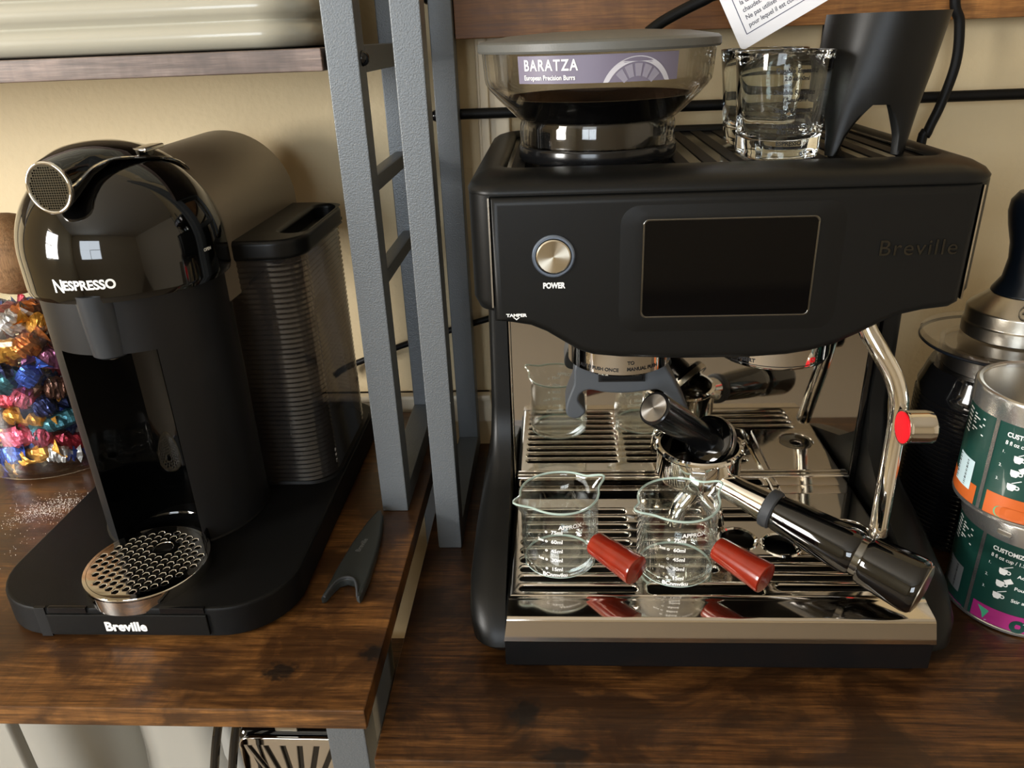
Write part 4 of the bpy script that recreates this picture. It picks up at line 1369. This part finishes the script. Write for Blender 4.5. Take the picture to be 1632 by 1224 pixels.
for (a_, z_, c_, k_) in SHELL:
    a_ = math.radians(a_)
    rr_ = jr - .0180
    if z_ > .172:
        rr_ -= (z_ - .172) * 1.15
    p = Vector((jx + rr_ * math.cos(a_), jy + rr_ * math.sin(a_), z_))
    placed.append(p)
    items.append((p, c_, k_))
weights = [5, 3, 4, 4, 4, 3, 3, 4, 3, 4]
for _ in range(9000):
    a_ = rnd.uniform(0, 2 * PI)
    r_ = math.sqrt(rnd.uniform(0, 1)) * (jr - .0195)
    p = Vector((jx + r_ * math.cos(a_), jy + r_ * math.sin(a_), rnd.uniform(ZL + .020, .178)))
    if all((p - q).length > .0222 for q in placed):
        placed.append(p)
        items.append((p, rnd.choices(range(10), weights)[0], rnd.randrange(2)))
used = set()


def candy_label(p, ci, ki):
    ang = math.atan2(p.y - jy, p.x - jx)
    edge = math.hypot(p.x - jx, p.y - jy) > jr - .040
    layer = 'bottom' if p.z < .075 else 'lower' if p.z < .105 else 'middle' if p.z < .140 else 'upper' if p.z < .170 else 'top'
    dg_ = (math.degrees(ang) + 360) % 360
    side = 'deep inside the jar' if not edge else 'against the front of the jar' if 245 <= dg_ < 290 else 'at the right of the jar' if dg_ >= 290 or dg_ < 45 else 'at the back of the jar' if dg_ < 135 else 'at the left of the jar'
    return '%s candy in %s, %s layer, %s' % (('oblong', 'round', 'long')[ki], CANDY[ci][2], layer, side)


for i, (p, ci, ki) in enumerate(items):
    for _ in range(60):
        if candy_label(p, ci, ki) not in used:
            break
        ki = (ki + 1) % 2
        if _ % 2:
            ci = rnd.choices(range(10), weights)[0]
    label = candy_label(p, ci, ki)
    used.add(label)
    key = (ci, ki)
    ang = math.atan2(p.y - jy, p.x - jx)
    edge = math.hypot(p.x - jx, p.y - jy) > jr - .040
    if key not in protos:
        me = D.meshes.new('candy')
        cg = candy_geo(ki, ci * 3 + ki)
        me.from_pydata([tuple(v) for v in cg.v], [], cg.f)
        me.materials.append(cm[ci])
        protos[key] = D.objects.new('candy', me)
        o = protos[key]
    else:
        o = protos[key].copy()
    COL.objects.link(o)
    o.location = p + OFF
    if edge:
        tilt = rnd.uniform(-.8, .8) if ki == 1 and p.z > .062 else rnd.uniform(-.35, .35)
        rot = Matrix.Rotation(ang + PI / 2 + rnd.uniform(-.12, .12), 4, 'Z') @ Matrix.Rotation(tilt, 4, 'Y') @ Matrix.Rotation(PI / 2 + rnd.uniform(-.5, .5), 4, 'X')
    else:
        rot = Matrix.Rotation(rnd.uniform(0, 2 * PI), 4, 'Z') @ Matrix.Rotation(rnd.uniform(-.4, .4), 4, 'Y')
    o.rotation_euler = rot.to_euler()
    o.scale = (1.15, 1.15, 1.15) if edge else (.95, .95, .95)
    tag(o, label, 'candy', 'foil candies in the glass jar')

# spilled sugar
sg = M()
rs_ = random.Random(4)
for i in range(900):
    u, v = rs_.gauss(0, 1), rs_.gauss(0, 1)
    x, y = -0.5430 + .0125 * u + .006 * v, 0.1440 + .0110 * v
    if i > 780:
        x, y = -0.5200 + .028 * u, 0.1050 + .045 * v
        if x > -.497 and y > -.02:
            continue
        if y < -.06:
            continue
    s_ = rs_.uniform(.00018, .00042)
    sg.raw([(x - s_, y, ZL), (x + s_, y - s_, ZL), (x, y + s_, ZL), (x, y, ZL + s_ * 1.4)], [(0, 1, 3), (1, 2, 3), (2, 0, 3), (0, 2, 1)])
so = solo('spilled_sugar', sg, 'sugar', 'white sugar grains spilled on the wooden table by the candy jar', 'sugar', (-0.543, .144, ZL), sharp=0)
so['kind'] = 'stuff'

# blade sheath
SH = thing('blade_sheath', 'dark grey plastic blade sheath lying on the table beside the capsule machine', 'sheath', (-0.2530, .075, ZL))
ol_ = [(-.2680, .0215), (-.2672, .0300), (-.2650, .0560), (-.2612, .0860), (-.2560, .1120), (-.2510, .1280), (-.2480, .1290), (-.2448, .1220), (-.2415, .1000), (-.2395, .0750), (-.2390, .0450), (-.2402, .0240), (-.2412, .0215),
       (-.2440, .0240), (-.2460, .0330), (-.2495, .0395), (-.2545, .0415), (-.2595, .0390), (-.2625, .0320), (-.2650, .0235)]
obj('shell', M().flat([ol_], .0080, Matrix.Translation((0, 0, ZL + .0042)), .0022, 3), pm('sheath_plastic', (44, 47, 46), .45), SH, sharp=50)
obj('mouth_rim', M().tube(smooth_path([(-.2660, .0222, ZL + .0070), (-.2632, .0320, ZL + .0083), (-.2598, .0393, ZL + .0084), (-.2545, .0418, ZL + .0084), (-.2492, .0398, ZL + .0084), (-.2455, .0330, ZL + .0083), (-.2425, .0222, ZL + .0070)], 5), .0010, 8), 'rubber', SH)
obj('lettering', M().text('Breville', .0055, Matrix.Translation((-.2525, .0800, ZL + .0083)) @ Matrix.Rotation(math.radians(80), 4, 'Z'), bold=.0001), pm('faint_print', (96, 98, 98), .5), SH, sharp=0)

# ribbed cream bowl on the upper shelf
bx_, by_, bz_ = -0.4700, 0.2350, 0.3970
bw = M()
prof = [(.012, 0.0), (.004, .0010)]
zz = .0010
for k in range(6):
    prof += [(.0030, zz + .0006), (-.0008, zz + .0035), (-.0022, zz + .0075), (-.0012, zz + .0120), (.0022, zz + .0152), (.0034, zz + .0162)]
    zz += .0168
prof += [(-.004, zz + .004), (-.001, zz + .006), (.006, zz + .004), (.012, .014)]
bw.loft([[(x, y, bz_ + z) for x, y in rrect(-0.880 + i_, -0.2640 - i_, 0.1500 + i_, 0.322 - i_, .035 - min(i_, .02), 10)] for i_, z in prof])
solo('serving_dish', bw, 'bowl', 'large cream ribbed ceramic dish on the greyed upper shelf', 'dish', (bx_, by_, bz_), sharp=0).data.shade_smooth()

# ================================================================ things on the lower shelf of the left rack
zs = -0.2692
PT = thing('pitcher', 'cream enamel pitcher with flat handle under the left end of the table', 'pitcher', (-0.5000, .0900, zs))
obj('body', M().lathe(-0.5300, .0950, [(.0003, zs), (.050, zs), (.056, zs + .006), (.060, zs + .08), (.064, zs + .20), (.067, zs + .2700), (.064, zs + .2700), (.058, zs + .10), (.0003, zs + .01)], 64), 'cream_enamel', PT)
obj('handle', M().loft([[(x + dx, -.0150 + dy + y, z) for x, y in rrect(-.0120, .0120, -.0050, .0050, .003, 4)] for dx, dy, z in ((-0.500, .050, zs + .262), (-0.503, .025, zs + .264), (-0.505, .008, zs + .255), (-0.506, .000, zs + .235), (-0.504, .000, zs + .150), (-0.500, .015, zs + .090), (-0.497, .052, zs + .075))]), 'cream_enamel', PT)
JG = thing('mixer_stand', 'cream rounded kitchen mixer body under the middle of the left table', 'mixer', (-0.3950, .0800, zs))
rg = []
for z, w, d, dy in ((zs, .050, .060, 0), (zs + .01, .054, .065, 0), (zs + .05, .052, .062, .002), (zs + .15, .046, .055, .004), (zs + .21, .042, .055, .002), (zs + .250, .040, .057, 0), (zs + .272, .034, .050, 0), (zs + .280, .024, .038, 0)):
    rg.append([(-0.4040 + x, .0750 + dy + y, z) for x, y in rrect(-w, w, -d, d, min(w, d) * .75, 10)])
obj('body', M().loft(rg), 'cream_enamel', JG, sharp=60)
obj('trim_band', M().loft([[(-0.3700 + dx + x, .0700 + y, z) for x, y in rrect(-.0160, .0160, -.040, .040, .010, 6)] for dx, z in ((.002, zs + .004), (.000, zs + .12), (-.010, zs + .22), (-.016, zs + .262))]), 'grey_enamel', JG, sharp=60)
for k in range(2):
    solo('appliance_cord', M().tube(smooth_path([(-0.3320 + .0130 * k, -.012, zs + .285), (-0.3370 + .0130 * k, -.016, zs + .255), (-0.3450 + .0130 * k, -.026, zs + .215), (-0.3610 + .0130 * k, -.040, zs + .120), (-0.3670 + .0130 * k, -.044, zs + .050), (-0.3700 + .0130 * k, -.046, zs + .0150), (-0.3740 + .0130 * k, -.047, zs + .0060), (-0.3780 + .0130 * k, -.056, zs + .0050)], 8), .0032, 10), 'gloss',
         ('black appliance cord hanging next to the cream mixer body', 'black appliance cord hanging next to the black toaster')[k], 'cord', (-0.335 + .010 * k, -.02, zs))
BT = thing('toaster', 'black toaster with chrome slotted front under the left table', 'toaster', (-0.3000, .080, zs))
bz1 = zs + .2100
obj('body', M().box(-0.3440, -0.2570, .0000, .150, zs, bz1, .010, 4), 'gloss', BT)
tp_ = [rrect(-0.3400, -0.2610, bz1 - .0700, bz1 - .0030, .009, 6)]
for k in range(6):
    c = -0.3005 + (k - 2.5) * .0105
    s_ = (k - 2.5) * .0022
    tp_.append([(c - .0018 + s_, bz1 - .011), (c + .0018 + s_, bz1 - .011), (c + .0018 - s_ * 1.6, bz1 - .045), (c - .0018 - s_ * 1.6, bz1 - .045)])
obj('slotted_front', M().flat(tp_, .0030, Matrix.Translation((0, -.0012, 0)) @ FRONT, .0010), 'chrome', BT)
obj('latch', M().box(-0.3120, -0.2950, .0010, .0080, bz1 - .0006, bz1 + .0050, .0010), 'brushed', BT)
